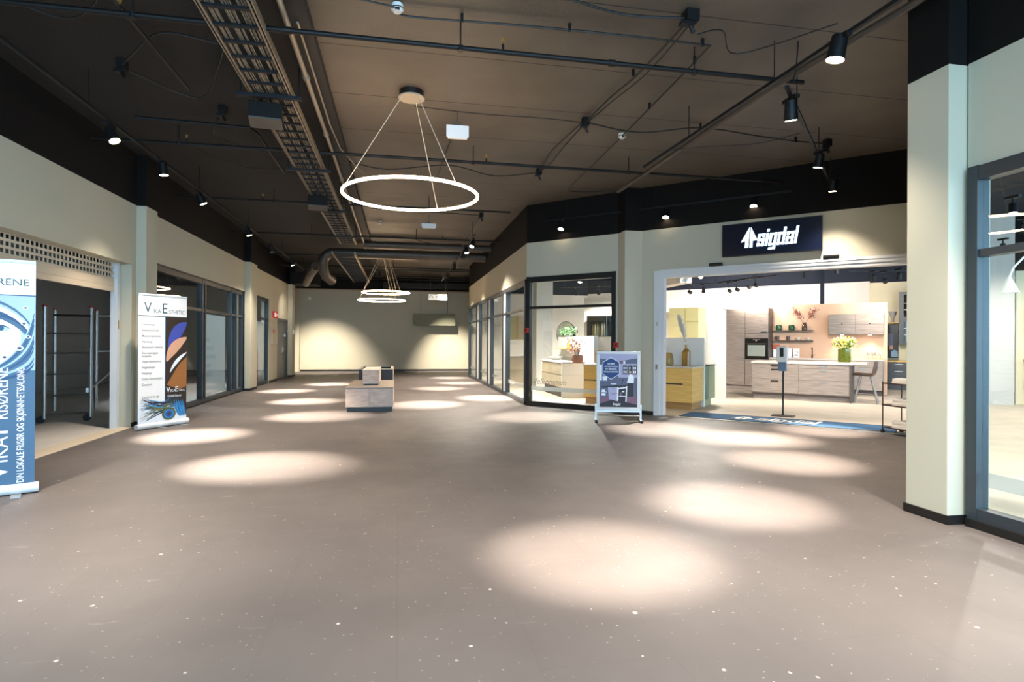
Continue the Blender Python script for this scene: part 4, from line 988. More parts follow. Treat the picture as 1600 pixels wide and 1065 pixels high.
# trolley
t = thing('shelf_trolley', 'metal shelf trolley with white papers beside the right pillar', 'trolley', (7.35, 7.81, 0))
def fr(z): return MB().box(0, -.62, z, .36, 0, z + .018)
for z in (.09, .43, .765):
    s = fr(z).build('shelf', 'trolley_frame', t)
for x, y in ((.01, -.01), (.35, -.01), (.01, -.61), (.35, -.61)):
    MB().cyl((x, y, .06), (x, y, .80), .009, n=8).build('post', 'trolley_frame', t)
    MB().tube([(x - .02, y, .034), (x + .02, y, .034)], .026, 12).cyl((x, y, .05), (x, y, .09), .012, n=8).build('caster', 'rubber', t)
for z, n, lb in ((.108, 3, 'white paper stack on the lowest trolley shelf'), (.448, 3, 'white paper stack on the middle trolley shelf'), (.783, 2, 'white paper stack on the top of the trolley')):
    s = thing('paper_stack', lb, 'papers', (7.53, 7.45, z), 0, 'paper stacks on the trolley')
    for k in range(n):
        q = MB().box(-.13, -.24 + .0, k * .035, .12, .22, k * .035 + .033).build('ream', 'paper', s, rotz=(.05, -.04, .02)[k])
# ------------------------------------------------------------------ showroom
def K(a, b, name, label, cat, group=None, z=0): return thing(name, label, cat, AB(a, b, z), D45, group)
def front(parent, x0, x1, z0, z1, m, y=0, name='drawer_front', th=.02, gap=.004):
    return MB().box(x0 + gap / 2, y - th, z0 + gap / 2, x1 - gap / 2, y, z1 - gap / 2).build(name, m, parent, bevel=.002)
def pull(parent, x0, x1, z, m, y=-.02, name='handle'):
    return MB().box(x0, y - .025, z - .012, x1, y - .018, z + .012).box(x0, y - .025, z + .006, x1, y, z + .012).build(name, m, parent)
FZ = .008
# tall oven unit
t = K(2.32, 7.42, 'tall_cabinet', 'tall grey-brown wood cabinet wall with built-in oven', 'cabinet')
MB().box(.05, .05, FZ, 1.28, .56, .14).build('plinth', 'ash_brown', t)
MB().box(0, 0, .14, 1.28, .58, 2.395).box(1.28, -.02, .90, 1.30, .58, 2.40).build('carcass', 'ash_dark', t)
for z0, z1, hz in ((.145, .93, .885), (.93, 2.39, .965)):
    d = front(t, .005, .635, z0, z1, 'ash_brown', name='door'); pull(d, .46, .62, hz, 'handle_steel')
d = front(t, .645, 1.28, 1.665, 2.39, 'ash_brown', name='door'); pull(d, 1.08, 1.24, 1.70, 'handle_dark')
front(t, .645, 1.28, 1.525, 1.66, 'ash_brown', name='filler_panel')
for z0, z1 in ((.145, .52), (.52, .905)): front(t, .645, 1.28, z0, z1, 'ash_brown')
o = thing('oven', 'black built-in oven in the tall wood cabinet', 'oven', AB(2.965, 7.42, .915), D45)
MB().box(0, -.025, 0, .635, -.001, .60).build('oven_door', 'oven_black', o, bevel=.004)
MB().box(.075, -.028, .09, .56, -.024, .41).build('oven_window', 'oven_window', o)
MB().cyl((.05, -.055, .455), (.585, -.055, .455), .010, n=10).box(.05, -.055, .45, .07, -.02, .46).box(.565, -.055, .45, .585, -.02, .46).build('handle', 'grey_post', o)
MB().cyl((.31, -.035, .54), (.31, -.02, .54), .02, n=16).box(.22, -.027, .56, .42, -.024, .575).build('control_knob', 'alu', o)
# partition
t = K(2.26, 8.02, 'partition_wall', 'peach painted partition behind the grey-brown kitchen', 'partition')
MB().box(0, 0, FZ, 4.22, .1, 2.505).build('panel', 'peach', t)
# island
t = K(3.705, 4.80, 'kitchen_island', 'grey-brown wood kitchen island with pale stone top', 'kitchen island')
MB().box(.02, .06, FZ, 2.13, .85, .12).build('plinth', 'ash_brown', t)
MB().box(0, .0, .12, 2.13, .88, .885).build('carcass', 'ash_brown', t)
MB().box(2.125, -.025, FZ, 2.165, .89, .885).build('end_panel', 'ash_dark', t)
MB().box(.0, -.005, .115, 2.125, .03, .16).build('shadow_gap', 'dark_shelf', t)
for x0, x1, hx, hm in ((0, 1.06, .53, 'handle_dark'), (1.06, 2.12, 1.58, 'handle_steel')):
    for z0, z1 in ((.17, .50), (.50, .785), (.785, .88)):
        d = front(t, x0, x1, z0, z1, 'ash_brown'); pull(d, hx - .085, hx + .085, z1 - .045, hm)
MB().box(-.01, -.06, .885, 2.20, .92, .945).box(2.20, .0, .90, 2.47, .80, .945).build('worktop', 'stone_top', t, bevel=.003)
# back counter
t = K(3.64, 7.42, 'kitchen_counter', 'grey-brown wood base cabinets against the peach partition', 'kitchen counter')
MB().box(0, .05, FZ, 2.74, .57, .14).build('plinth', 'dark_shelf', t)
MB().box(0, 0, .14, 2.76, .58, .925).build('carcass', 'ash_brown', t)
for i in range(3):
    for z0, z1 in ((.15, .50), (.50, .76), (.76, .92)):
        d = front(t, i * .92, i * .92 + .92, z0, z1, 'ash_brown'); pull(d, i * .92 + .36, i * .92 + .56, z1 - .045, 'handle_steel')
MB().box(-.01, -.03, .925, 2.79, .595, .965).build('worktop', 'stone_top', t)
t = K(4.70, 7.75, 'tap', 'thin dark kitchen tap on the back counter', 'tap', z=.965)
MB().tube([(0, 0, 0), (0, 0, .26), (0, -.03, .30), (0, -.10, .30), (0, -.13, .27)], .013, 10).build('spout', 'handle_dark', t)
MB().cyl((0, 0, 0), (0, 0, .10), .022, n=12).cyl((0, 0, .08), (.06, 0, .10), .008, n=8).build('lever', 'handle_dark', t)
# upper cabinet
t = K(5.11, 7.66, 'wall_cabinet', 'grey-brown wood wall cabinet over the back counter', 'wall cabinet')
MB().box(0, 0, 1.625, 1.30, .355, 2.18).build('carcass', 'ash_dark', t)
for x0 in (0, .65):
    for z0, z1 in ((1.63, 1.905), (1.905, 2.175)):
        d = front(t, x0, x0 + .65, z0, z1, 'ash_brown', name='door'); MB().ball((x0 + .33, -.035, z0 + .015), .016).build('knob', 'handle_dark', d)
for x in (.33, .98): MB().cyl((x, .12, 1.612), (x, .12, 1.624), .035, n=16).build('downlight', 'lens_glow', t)
for x, k in ((5.44, 0), (6.09, 1)):
    l = bpy.data.lights.new('lamp', 'SPOT'); l.energy = 35; l.color = WARM; l.spot_size = R(110); l.spot_blend = .8; l.shadow_soft_size = .02
    ob = bpy.data.objects.new('lamp_light', l); COL.objects.link(ob); ob.location = AB(x, 7.78, 1.60); 
    ob.parent = t; ob.location = (x - 5.11, .12, 1.605)
# open shelves with objects
for z, lb in ((1.735, 'dark wood wall shelf, upper one on the peach partition'), (1.44, 'dark wood wall shelf, lower one on the peach partition')):
    tag(MB().box(0, 0, 0, 1.06, .21, .028).build('wall_shelf', 'dark_shelf', None, AB(3.64, 7.805, z), .002, D45), lb, 'shelf', 'open shelves')
for a, lb in ((3.80, 'green glass block vase at the left of the upper shelf'), (4.14, 'green glass block vase in the middle of the upper shelf')):
    t = K(a, 7.90, 'glass_vase', lb, 'vase', 'green vases', 1.763)
    MB().lathe([(.001, 0), (.075, 0), (.085, .03), (.085, .12), (.07, .15), (.055, .15), (.055, .02), (.001, .02)], n=12).build('vase_body', 'green_glass', t)
t = K(4.48, 7.90, 'glass_vase', 'brown bottle-shaped glass vase on the upper shelf', 'vase', z=1.763)
MB().lathe([(.001, 0), (.07, 0), (.075, .05), (.06, .15), (.04, .19), (.04, .22), (.035, .22), (.035, .18), (.001, .02)], n=18).build('vase_body', 'smoke_glass', t)
t = K(4.48, 7.90, 'berry_branch', 'red berry branches standing in the brown vase', 'branches', z=1.80)
rg = random.Random(11)
for s in (-1, 1):
    mb = MB(); pts = [(0, 0, .02), (s * .06, .0, .22), (s * .17, .0, .38), (s * .24, 0, .55)]
    mb.tube(pts, .004, 5, 0)
    for k in range(70):
        u = rg.uniform(.35, 1); x = s * (.05 + .20 * u) + rg.gauss(0, .05); z = .20 + .36 * u + rg.gauss(0, .04)
        mb.ball((x, rg.gauss(0, .03), z), rg.uniform(.008, .016), 1, 6)
    mb.build('branch', ['dark_shelf', 'berry'], t)
for a, lb in ((3.76, 'brown glass tumbler at the left of the lower shelf'), (4.05, 'brown glass tumbler second on the lower shelf')):
    tag(MB().lathe([(.001, 0), (.05, 0), (.055, .12), (.05, .12), (.046, .01), (.001, .01)], n=18).build('tumbler', 'smoke_glass', None, AB(a, 7.89, 1.468)), lb, 'glass', 'tumblers')
for a, lb, r in ((4.32, 'pale wooden bowl on the lower shelf', .07), (4.58, 'round pale vase at the right of the lower shelf', .06)):
    tag(MB().lathe([(.001, 0), (r * .5, 0), (r, .05), (r * .9, .08), (r * .8, .08), (r * .6, .03), (.001, .03)], n=18).build('bowl', 'bowl_stone', None, AB(a, 7.89, 1.468)), lb, 'bowl')
t = K(3.74, 7.90, 'recipe_book', 'red and white book leaning on the back counter by the oven', 'book', z=.965)
MB().box(-.09, 0, 0, .09, .03, .38).build('cover', 'white_print', t); MB().box(-.09, -.003, .24, .09, -.0005, .38).build('cover_picture', 'book_red', t)
for a, w, h, lb in ((4.03, .24, .27, 'plain white card standing on the back counter'), (4.27, .17, .27, 'white picture card with black marks on the back counter')):
    t = K(a, 7.88, 'picture_card', lb, 'picture card', 'cards on the back counter', .965)
    MB().box(-w / 2, 0, 0, w / 2, .02, h).build('card', 'white_print', t)
    if w < .2: mb = MB(); ribbon(mb, curve(-.05, .2, .06, .12, .03, .2), .012, -.002, 0); ribbon(mb, curve(-.06, .06, .05, .06, 0, .1), .03, -.002, 0); mb.build('print', 'print_dark', t)
# flower vase on the island
t = K(5.70, 5.08, 'flower_vase', 'large green glass vase of yellow flowers on the island', 'flower vase', z=.945)
MB().lathe([(.001, 0), (.125, 0), (.138, .04), (.138, .31), (.128, .31), (.126, .02), (.001, .02)], n=28).build('vase_body', 'vase_green', t)
mb = MB(); rg = random.Random(4)
for k in range(46):
    a = rg.uniform(0, 2 * PI); r = rg.uniform(.02, .10); q = rg.uniform(.10, .26)
    mb.tube([(r * math.cos(a), r * math.sin(a), .02), (r * .5 * math.cos(a + .5), r * .5 * math.sin(a + .5), .25), (q * math.cos(a), q * math.sin(a), rg.uniform(.38, .58))], .0045, 4)
mb.build('stems', 'stem_green', t)
mb = MB()
for k in range(170):
    a = rg.uniform(0, 2 * PI); q = rg.uniform(.02, .25); z = .33 + rg.random() * .16; l = rg.uniform(.05, .10); w = .016
    d = Vector((math.cos(a) * .7, math.sin(a) * .7, rg.uniform(.1, .9))).normalized(); c = Vector((q * math.cos(a), q * math.sin(a), z)); s = d.cross(Vector((0, 0, 1))).normalized() * w
    mb.add([tuple(c), tuple(c + d * l * .5 + s), tuple(c + d * l), tuple(c + d * l * .5 - s)], [(0, 1, 2, 3)], 0 if k % 3 else 1)
o = mb.build('foliage', ['leaf', 'leaf_yellow'], t); o['kind'] = 'stuff'
mb = MB()
for k in range(230):
    a = rg.uniform(0, 2 * PI); q = rg.uniform(.03, .28); z = .40 + rg.random() * .22 - q * .25
    mb.ball((q * math.cos(a), q * math.sin(a), z), rg.uniform(.008, .019), rg.choice((0, 0, 1)), 6)
o = mb.build('blossoms', ['petal_pale', 'petal_yellow'], t); o['kind'] = 'stuff'
mb = MB()
for k in range(14):
    a = 2 * PI * k / 14; c, s = math.cos(a), math.sin(a); mb.add([(0, -.27, .47), (.05 * c - .012 * s, -.272, .47 + .05 * s + .012 * c), (.075 * c, -.27, .47 + .075 * s), (.05 * c + .012 * s, -.272, .47 + .05 * s - .012 * c)], [(0, 1, 2, 3)], 0)
mb.add([(.022 * math.cos(2 * PI * k / 12), -.276, .47 + .022 * math.sin(2 * PI * k / 12)) for k in range(12)], [tuple(range(12))], 1)
mb.build('sunflower', ['petal_yellow', 'sun_centre'], t)
# crystal glasses tray
t = K(6.20, 7.70, 'glass_tray', 'cluster of clear glasses on the right end of the back counter', 'glasses', z=.965)
MB().box(-.22, -.16, 0, .22, .16, .02).build('tray', 'oak_yellow', t)
for k, (x, y) in enumerate(((-.14, -.05), (-.04, .06), (.04, -.07), (.13, .04))): MB().lathe([(.001, .02), (.03, .02), (.006, .03), (.006, .09), (.04, .12), (.035, .19), (.032, .19), (.036, .125), (.001, .10)], (x, y, 0), 14).build('glass', 'crystal', t)
# bar stool
t = K(6.13, 5.05, 'bar_stool', 'brown leather shell bar stool with wooden legs at the island end', 'bar stool')
mb = MB()
prof = [(-.24, .630), (-.22, .645), (-.10, .640), (.05, .625), (.16, .635), (.215, .69), (.24, .80), (.255, .93), (.25, .985)]
vs = []; nw = 9
for i, (x, z) in enumerate(prof):
    wv = .22 - (.05 if i == len(prof) - 1 else 0) - (.03 if i == 0 else 0)
    for k in range(nw):
        u = k / (nw - 1) * 2 - 1; vs.append((x - (abs(u) ** 2.5) * (.07 if i > 4 else 0), u * wv, z + abs(u) ** 3 * (.045 if i <= 5 else 0)))
fs = [(i * nw + k, i * nw + k + 1, (i + 1) * nw + k + 1, (i + 1) * nw + k) for i in range(len(prof) - 1) for k in range(nw - 1)]
mb.add(vs, fs, 0, True); o = mb.build('seat_shell', 'leather', t); s = o.modifiers.new('thick', 'SOLIDIFY'); s.thickness = .03; s = o.modifiers.new('sub', 'SUBSURF'); s.levels = s.render_levels = 1
for x, y in ((-.22, -.18), (-.22, .18), (.25, -.18), (.25, .18)): MB().tube([(x * .45, y * .5, .625), (x, y, .008)], [.026, .017], 12).build('leg', 'stool_leg', t)
MB().cyl((-.17, -.14, .22), (-.17, .14, .22), .010, n=8).cyl((.19, -.14, .22), (.19, .14, .22), .010, n=8).cyl((-.17, 0, .22), (.19, 0, .22), .010, n=8).build('footrest', 'stool_leg', t)
# yellow oak unit
t = K(.86, 1.15, 'drawer_unit', 'yellow oak drawer unit with pale stone top just inside the entrance', 'drawer unit')
MB().box(.0, .10, FZ, 2.42, .76, .155).build('plinth', 'oak_plinth', t)
MB().box(0, 0, .155, 2.45, .79, .86).build('carcass', 'oak_yellow', t)
for i in range(3):
    for z0, z1 in ((.16, .52), (.545, .855)): front(t, i * .81 + .005, i * .81 + .805, z0, z1, 'oak_yellow')
    MB().box(i * .81 + .02, -.018, .52, i * .81 + .64, -.001, .545).build('grip_recess', 'dark_shelf', t)
MB().box(-.03, -.03, .86, 2.47, .80, .888).build('worktop', 'stone_top', t)
t = K(.80, 1.955, 'half_wall', 'white half-height wall behind the yellow oak drawers', 'half wall')
MB().box(0, 0, FZ, 2.52, .11, 1.49).build('panel', 'white_lac', t)
t = K(2.30, 2.07, 'base_cabinet', 'sage green base cabinet behind the white half-height wall', 'cabinet')
MB().box(0, .02, FZ, 1.0, .5, .16).build('plinth', 'green_cab', t); MB().box(0, 0, .16, 1.06, .56, .885).build('carcass', 'green_cab', t); MB().box(-.01, 0, .885, 1.08, .58, .91).build('worktop', 'dark_shelf', t)
MB().box(1.06, .02, .17, 1.078, .55, .88).build('door', 'green_cab', t)
t = K(3.045, 1.62, 'glass_bottle', 'square amber glass bottle vase on the yellow drawers', 'bottle', z=.888)
MB().prism([(-.075, -.05), (-.05, -.075), (.05, -.075), (.075, -.05), (.075, .05), (.05, .075), (-.05, .075), (-.075, .05)], 0, .31).lathe([(.075, .31), (.05, .35), (.03, .37), (.028, .42), (.036, .425), (.036, .45), (.02, .45)], n=16).build('bottle_body', 'amber_glass', t)
t = K(3.045, 1.62, 'pampas_grass', 'pale pampas plume standing in the amber bottle', 'dried grass', z=1.30)
rg = random.Random(2); mb = MB(); mb.tube([(0, 0, 0), (-.05, 0, .2), (-.14, .02, .6)], .004, 5)
mb.build('stem', 'pampas', t)
mb = MB()
for k in range(900):
    u = rg.random() ** .8; c = Vector((-.03 - .15 * u, .01, .1 + .55 * u)); a = rg.uniform(0, 2 * PI); l = .15 * (1 - abs(u - .5)); d = Vector((math.cos(a) * .8, math.sin(a) * .8, rg.uniform(.1, .9))) * l
    s = Vector((math.sin(a), -math.cos(a), .2)) * .010
    mb.add([tuple(c - s), tuple(c + s), tuple(c + d)], [(0, 1, 2)], 0)
o = mb.build('plume', 'pampas', t); o['kind'] = 'stuff'
t = K(2.67, 1.60, 'glass_vase', 'rounded honey coloured glass vase on the yellow drawers', 'vase', z=.888)
MB().lathe([(.001, 0), (.085, 0), (.10, .03), (.105, .12), (.075, .25), (.06, .28), (.055, .27), (.07, .24), (.095, .12), (.09, .02), (.001, .02)], n=24).build('vase_body', 'honey_glass', t)
t = K(.56, 1.42, 'plant_pot', 'terracotta pot of pink leaved branches in the showroom window', 'potted plant', z=.89)
MB().lathe([(.001, 0), (.10, 0), (.135, .06), (.13, .17), (.115, .19), (.10, .18), (.10, .04), (.001, .04)], n=24).build('pot', 'terracotta', t)
rg = random.Random(8); mb = MB()
for k in range(7):
    a = rg.uniform(0, 2 * PI); q = rg.uniform(.08, .20); h = rg.uniform(.32, .55); mb.tube([(0, 0, .05), (q * .4 * math.cos(a) - .03, q * .4 * math.sin(a), .25), (q * math.cos(a) - .06, q * math.sin(a), h)], .004, 5)
mb.build('twigs', 'dark_shelf', t); mb = MB()
for k in range(150):
    a = rg.uniform(0, 2 * PI); q = rg.uniform(.02, .20); z = rg.uniform(.22, .56); c = Vector((q * math.cos(a) - .05, q * math.sin(a), z)); d = Vector((rg.uniform(-1, 1), rg.uniform(-1, 1), rg.uniform(-.6, 1))).normalized() * .05; s = d.orthogonal().normalized() * .018
    mb.add([tuple(c), tuple(c + d * .5 + s), tuple(c + d), tuple(c + d * .5 - s)], [(0, 1, 2, 3)], 0)
o = mb.build('leaves', 'pink_leaf', t); o['kind'] = 'stuff'
# pot and frame stand on the counters
t = K(.98, 1.70, 'framed_photo', 'small black and gold picture frame on the yellow drawers', 'picture frame', z=.888)
mb = MB(); mb.box(-.10, 0, 0, -.085, .02, .30).box(.085, 0, 0, .10, .02, .30).box(-.085, 0, 0, .085, .02, .015).box(-.085, 0, .285, .085, .02, .30); mb.build('frame', 'gold', t); MB().box(-.085, .006, .015, .085, .012, .285).build('picture', 'white_print', t)
# beige vanity block behind the window
t = thing('vanity_unit', 'beige two drawer vanity with white waterfall top in the showroom window', 'vanity', (3.95, 13.85, 0))
MB().box(-.01, 0, FZ, .58, .05, .89).box(-.01, .0, .86, .58, 2.15, .89).box(.52, .05, .26, .58, 2.15, .86).box(-.01, 2.10, .26, .58, 2.15, .86).build('waterfall_top', 'white_lac', t)
MB().box(.03, .06, .27, .52, 2.09, .85).build('carcass', 'beige_cab', t)
for z0, z1 in ((.26, .545), (.575, .835)): MB().box(.0, .055, z0, .025, 2.095, z1).build('drawer_front', 'beige_cab', t)
MB().box(.06, .1, FZ, .5, 2.0, .26).build('plinth', 'dark_shelf', t)
tag(MB().lathe([(.001, 0), (.10, 0), (.19, .07), (.20, .09), (.185, .09), (.10, .02), (.001, .02)], n=24).build('wash_bowl', 'white_lac', None, (4.2, 15.4, .89)), 'white oval wash bowl on the beige vanity', 'bowl')
t = thing('half_wall', 'white half-height wall behind the beige vanity', 'half wall', (4.56, 13.3, 0))
MB().box(0, 0, FZ, .10, 3.15, 1.53).build('panel', 'white_lac', t)
tag(MB().box(4.36, 14.4, 1.195, 4.559, 16.1, 1.22).build('wall_shelf', 'oak_yellow'), 'light wood shelf on the half wall behind the vanity', 'shelf')
tag(MB().lathe([(.001, 0), (.045, 0), (.05, .09), (.025, .13), (.018, .2), (.022, .21), (.001, .21)], n=16).build('soap_bottle', 'gold', None, (4.46, 15.05, 1.22)), 'golden soap bottle on the light wood shelf', 'bottle')
t = thing('round_mirror', 'round wall mirror with dark bracket behind the vanity half wall', 'mirror', (4.95, 17.0, 1.63), -.95)
MB().tube([(0, -.01, 0), (0, .015, 0)], .36, 40).build('mirror_glass', 'mirror', t)
mb = MB().tube([(.36 * math.cos(2 * PI * i / 40), 0, .36 * math.sin(2 * PI * i / 40)) for i in range(40)], .012, 6, closed=True).cyl((0, .02, 0), (0, .02, -1.63 + FZ), .02, n=8); mb.build('mirror_frame', 'dark_shelf', t)
t = thing('potted_herb', 'bright green leafy plant on the half wall beside the round mirror', 'plant', (4.61, 15.6, 1.53))
MB().lathe([(.001, 0), (.06, 0), (.07, .06), (.06, .065), (.001, .04)], n=14).build('pot', 'white_lac', t)
rg = random.Random(6); mb = MB()
for k in range(200):
    c = Vector((rg.gauss(0, .05), rg.uniform(-.55, .45), .04 + rg.random() * .17)); d = Vector((rg.uniform(-1, 1), rg.uniform(-1, 1), rg.uniform(0, 1))).normalized() * .09; s = d.orthogonal().normalized() * .03
    mb.add([tuple(c), tuple(c + d * .5 + s), tuple(c + d), tuple(c + d * .5 - s)], [(0, 1, 2, 3)], 0)
o = mb.build('leaves', 'leaf', t); o['kind'] = 'stuff'
# glass front wall cabinet behind the window
t = K(-2.02, 7.0, 'glass_cabinet', 'black framed glass wall cabinet with bottles seen through the slanted window', 'display cabinet')
MB().box(0, 0, 1.57, 1.05, .02, 1.6).box(0, 0, 2.24, 1.05, .02, 2.27).box(0, 0, 1.6, .03, .02, 2.24).box(1.02, 0, 1.6, 1.05, .02, 2.24).box(.72, 0, 1.6, .75, .02, 2.24).build('door_frame', 'frame_black', t)
MB().box(0, .33, 1.57, 1.05, .35, 2.27).box(0, .02, 1.57, .02, .33, 2.27).box(1.03, .02, 1.57, 1.05, .33, 2.27).box(0, .02, 1.57, 1.05, .33, 1.59).box(0, .02, 2.25, 1.05, .33, 2.27).build('carcass', 'dark_shelf', t)
for x in (.03, .75): MB().box(x, .006, 1.6, .72 if x < .1 else 1.02, .012, 2.24).build('door_glass', 'cab_glass', t)
for k in range(7): tag(MB().lathe([(.001, 0), (.03, 0), (.03, .24 + .03 * (k % 3)), (.012, .30 + .03 * (k % 3)), (.012, .38 + .03 * (k % 3)), (.001, .38 + .03 * (k % 3))], n=10).build('bottle', ('gold', 'white_lac', 'bowl_stone')[k % 3], None, AB(-2.02 + .16 + k * .085, 7.15, 1.59)), f'slim bottle in the black glass cabinet, {ORD[k]} from the left', 'bottle', 'bottles in the glass cabinet')
t = K(-2.3, 7.36, 'back_panel', 'white panel wall holding the black glass cabinet', 'partition'); MB().box(0, 0, FZ, 2.0, .06, 2.9).build('panel', 'white_wall', t)
# olive tall cabinet and far white vanity
t = K(2.02, 3.5, 'display_cabinet', 'pale yellow wall cabinet block with open door behind the white half wall', 'cabinet')
MB().box(0, 0, FZ, .73, .6, 2.24).build('carcass', 'olive_cab', t); front(t, .0, .40, .2, 2.23, 'olive_cab', name='door'); front(t, .41, .73, 1.9, 2.23, 'olive_cab', name='door'); front(t, .41, .73, .2, 1.89, 'olive_cab', name='door')
t = K(1.45, 4.2, 'divider_panel', 'greige divider panel beside the pale yellow cabinet', 'partition'); MB().box(0, 0, FZ, 1.75, .08, 2.2).build('panel', 'white_wall', t)
t = K(.80, 9.6, 'washbasin_cabinet', 'white washbasin cabinet far behind the half wall', 'cabinet')
MB().box(0, 0, .25, .86, .5, .93).build('carcass', 'white_lac', t); MB().box(-.02, -.02, .93, .88, .52, .97).build('worktop', 'white_lac', t); d = front(t, .3, .86, .26, .60, 'white_lac'); pull(d, .5, .7, .56, 'handle_steel'); d = front(t, .3, .86, .60, .92, 'white_lac'); pull(d, .5, .7, .88, 'handle_steel'); MB().box(0, .48, FZ, .86, .5, .25).build('back_leg', 'white_lac', t)
t = K(1.05, 9.9, 'mirror_cabinet', 'white mirror cabinet above the far washbasin', 'wall cabinet'); MB().box(0, 0, 1.6, .56, 1.0, 2.15).build('carcass', 'white_lac', t); front(t, 0, .56, 1.6, 2.15, 'white_lac', name='door')
t = K(1.72, 9.85, 'trailing_plant', 'small trailing green plant beside the white mirror cabinet', 'plant', z=2.15)
rg = random.Random(9); mb = MB(); mb.tube([(-.1, .2, .0), (.05, .1, .08), (.12, 0, -.1), (.13, 0, -.45)], .01, 5)
for k in range(60):
    z = -.45 + rg.random() * .5; c = Vector((.11 + rg.gauss(0, .03), rg.gauss(0, .04), z)); d = Vector((rg.uniform(-1, 1), rg.uniform(-1, 1), rg.uniform(-1, .5))).normalized() * .07; s = d.orthogonal().normalized() * .02
    mb.add([tuple(c), tuple(c + d * .5 + s), tuple(c + d), tuple(c + d * .5 - s)], [(0, 1, 2, 3)], 0)
mb.build('leaves', 'green_cab', t)
# cabinets behind the corridor windows
t = thing('wall_cabinet', 'gold framed pale wall cabinets behind the corridor windows', 'wall cabinet', (3.55, 19.0, 0)); MB().box(0, 0, 1.46, .62, .4, 2.24).build('carcass', 'olive_cab', t); MB().box(.02, -.02, 1.47, .30, -.001, 2.23).build('door', 'olive_cab', t); MB().box(.32, -.02, 1.47, .61, -.001, 2.23).build('door', 'beige_cab', t); MB().box(.28, -.035, 1.5, .33, -.02, 2.2).build('door_trim', 'gold', t)
t = thing('base_cabinet', 'greige base cabinets with stone top behind the corridor windows', 'cabinet', (3.5, 18.95, 0)); MB().box(0, 0, FZ, .62, .5, .88).build('carcass', 'beige_cab', t); MB().box(.01, -.02, .1, .60, -.001, .86).build('door', 'beige_cab', t); MB().box(-.02, -.03, .88, .66, .52, .91).build('worktop', 'stone_top', t)
t = thing('tall_cabinet', 'dark brown wall and base cabinets left of the grey inner column', 'cabinet', (4.33, 19.5, 0)); MB().box(0, 0, 1.46, .6, .4, 2.32).build('upper_carcass', 'ash_dark', t); MB().box(0, 0, FZ, .6, .5, .88).build('base_carcass', 'ash_dark', t); MB().box(-.02, -.02, .88, .62, .5, .91).build('worktop', 'stone_top', t); MB().box(.0, .38, .91, .6, .4, 1.46).build('splashback', 'white_lac', t)
# grey glass cabinets at the right of the entrance
t = K(6.72, 10.45, 'glass_cabinet', 'grey glass-fronted wall cabinet at the right edge of the entrance', 'display cabinet')
MB().box(0, .02, 1.38, .9, .42, 2.95).build('carcass', 'grey_cab', t)
for z0, z1 in ((1.45, 2.05), (2.2, 2.85)):
    MB().box(.12, .0, z0, .42, .018, z1).build('door_glass', 'cab_glass', t)
    for z in (z0 + .2, z0 + .4): MB().box(.12, -.004, z, .42, .0, z + .012).build('glazing_bar', 'alu', t)
MB().box(0, -.02, 1.38, .11, .0, 2.95).box(.43, -.02, 1.38, .9, 0, 2.95).box(.11, -.02, 2.06, .43, 0, 2.19).build('door_frame', 'grey_cab', t)
t = K(6.42, 10.2, 'base_cabinet', 'dark grey base cabinet of drawers below the grey glass cabinet', 'cabinet')
MB().box(0, 0, FZ, 1.2, .6, .84).build('carcass', 'grey_cab', t); MB().box(-.02, -.02, .84, 1.22, .62, .875).build('worktop', 'oak_yellow', t)
for z0, z1 in ((.12, .42), (.42, .62), (.62, .83)): d = front(t, .02, .95, z0, z1, 'grey_cab'); pull(d, .2, .4, z1 - .06, 'handle_steel')
t = K(6.36, 10.70, 'framed_poster', 'tall dark framed picture on the cream wall behind the peach partition', 'picture')
MB().box(0, 0, .95, .34, .05, 1.98).build('frame', 'frame_black', t)
mb = MB(); mb.flat([(.16, .98), (.34, .98), (.32, 1.16), (.24, 1.2), (.16, 1.14)], -.003, 0); mb.flat(ell(.16, 1.27, .05, .07, 16), -.003, 1); mb.flat([(.03, 1.3), (.2, 1.3), (.2, 1.7), (.03, 1.7)], -.002, 2); mb.build('picture_print', ['light_blue_cloth', 'skin', 'print_slate'], t)
tag(MB().box(0, 0, 2.0, .5, .2, 2.04).build('wall_shelf', 'oak_yellow', None, AB(6.36, 10.6, 0), 0, D45), 'short oak shelf on the cream wall above the framed picture', 'shelf')
tag(MB().lathe([(.001, 0), (.06, 0), (.03, .1), (.06, .18), (.11, .34), (.10, .34), (.05, .19), (.001, .1)], n=16).build('glass_vase', 'crystal', None, AB(6.55, 10.7, 2.04)), 'clear flared glass vase on the short oak shelf', 'vase')
# navy post rising behind the partition
struct(MB().box(0, 0, FZ, .10, .10, ZC - .03).build('trim_5', 'navy', None, AB(4.84, 8.2), 0, D45), 'slim navy post behind the peach partition')
# room behind the right window
x, y = 13.75, 10.35
t = thing('arc_floor_lamp', 'white arc floor lamp with cone shade behind the right window', 'floor lamp', (7.9, 5.45, 0))
MB().lathe([(.001, FZ), (.15, FZ), (.15, .03), (.001, .03)], n=24).build('base', 'white_lac', t)
MB().tube([(0, 0, .03), (0, 0, 1.6), (-.05, .02, 2.1), (-.22, .08, 2.38), (-.42, .16, 2.46), (-.60, .23, 2.42), (-.70, .27, 2.30), (-.735, .289, 2.19)], .012, 10).build('arc_pole', 'white_lac', t)
MB().lathe([(.012, 2.195), (.10, 2.0), (.094, 2.0), (.006, 2.185)], (-.735, .289, 0), 24).build('lamp_shade', 'white_lac', t)
t = K(9.75, 6.2, 'dining_chair', 'black chair by the cream wall behind the right window', 'chair')
for x, y in ((-.2, -.2), (.2, -.2), (-.2, .2), (.2, .2)): MB().cyl((x, y, FZ), (x * .9, y * .9, .45), .014, n=8).build('leg', 'black_metal', t)
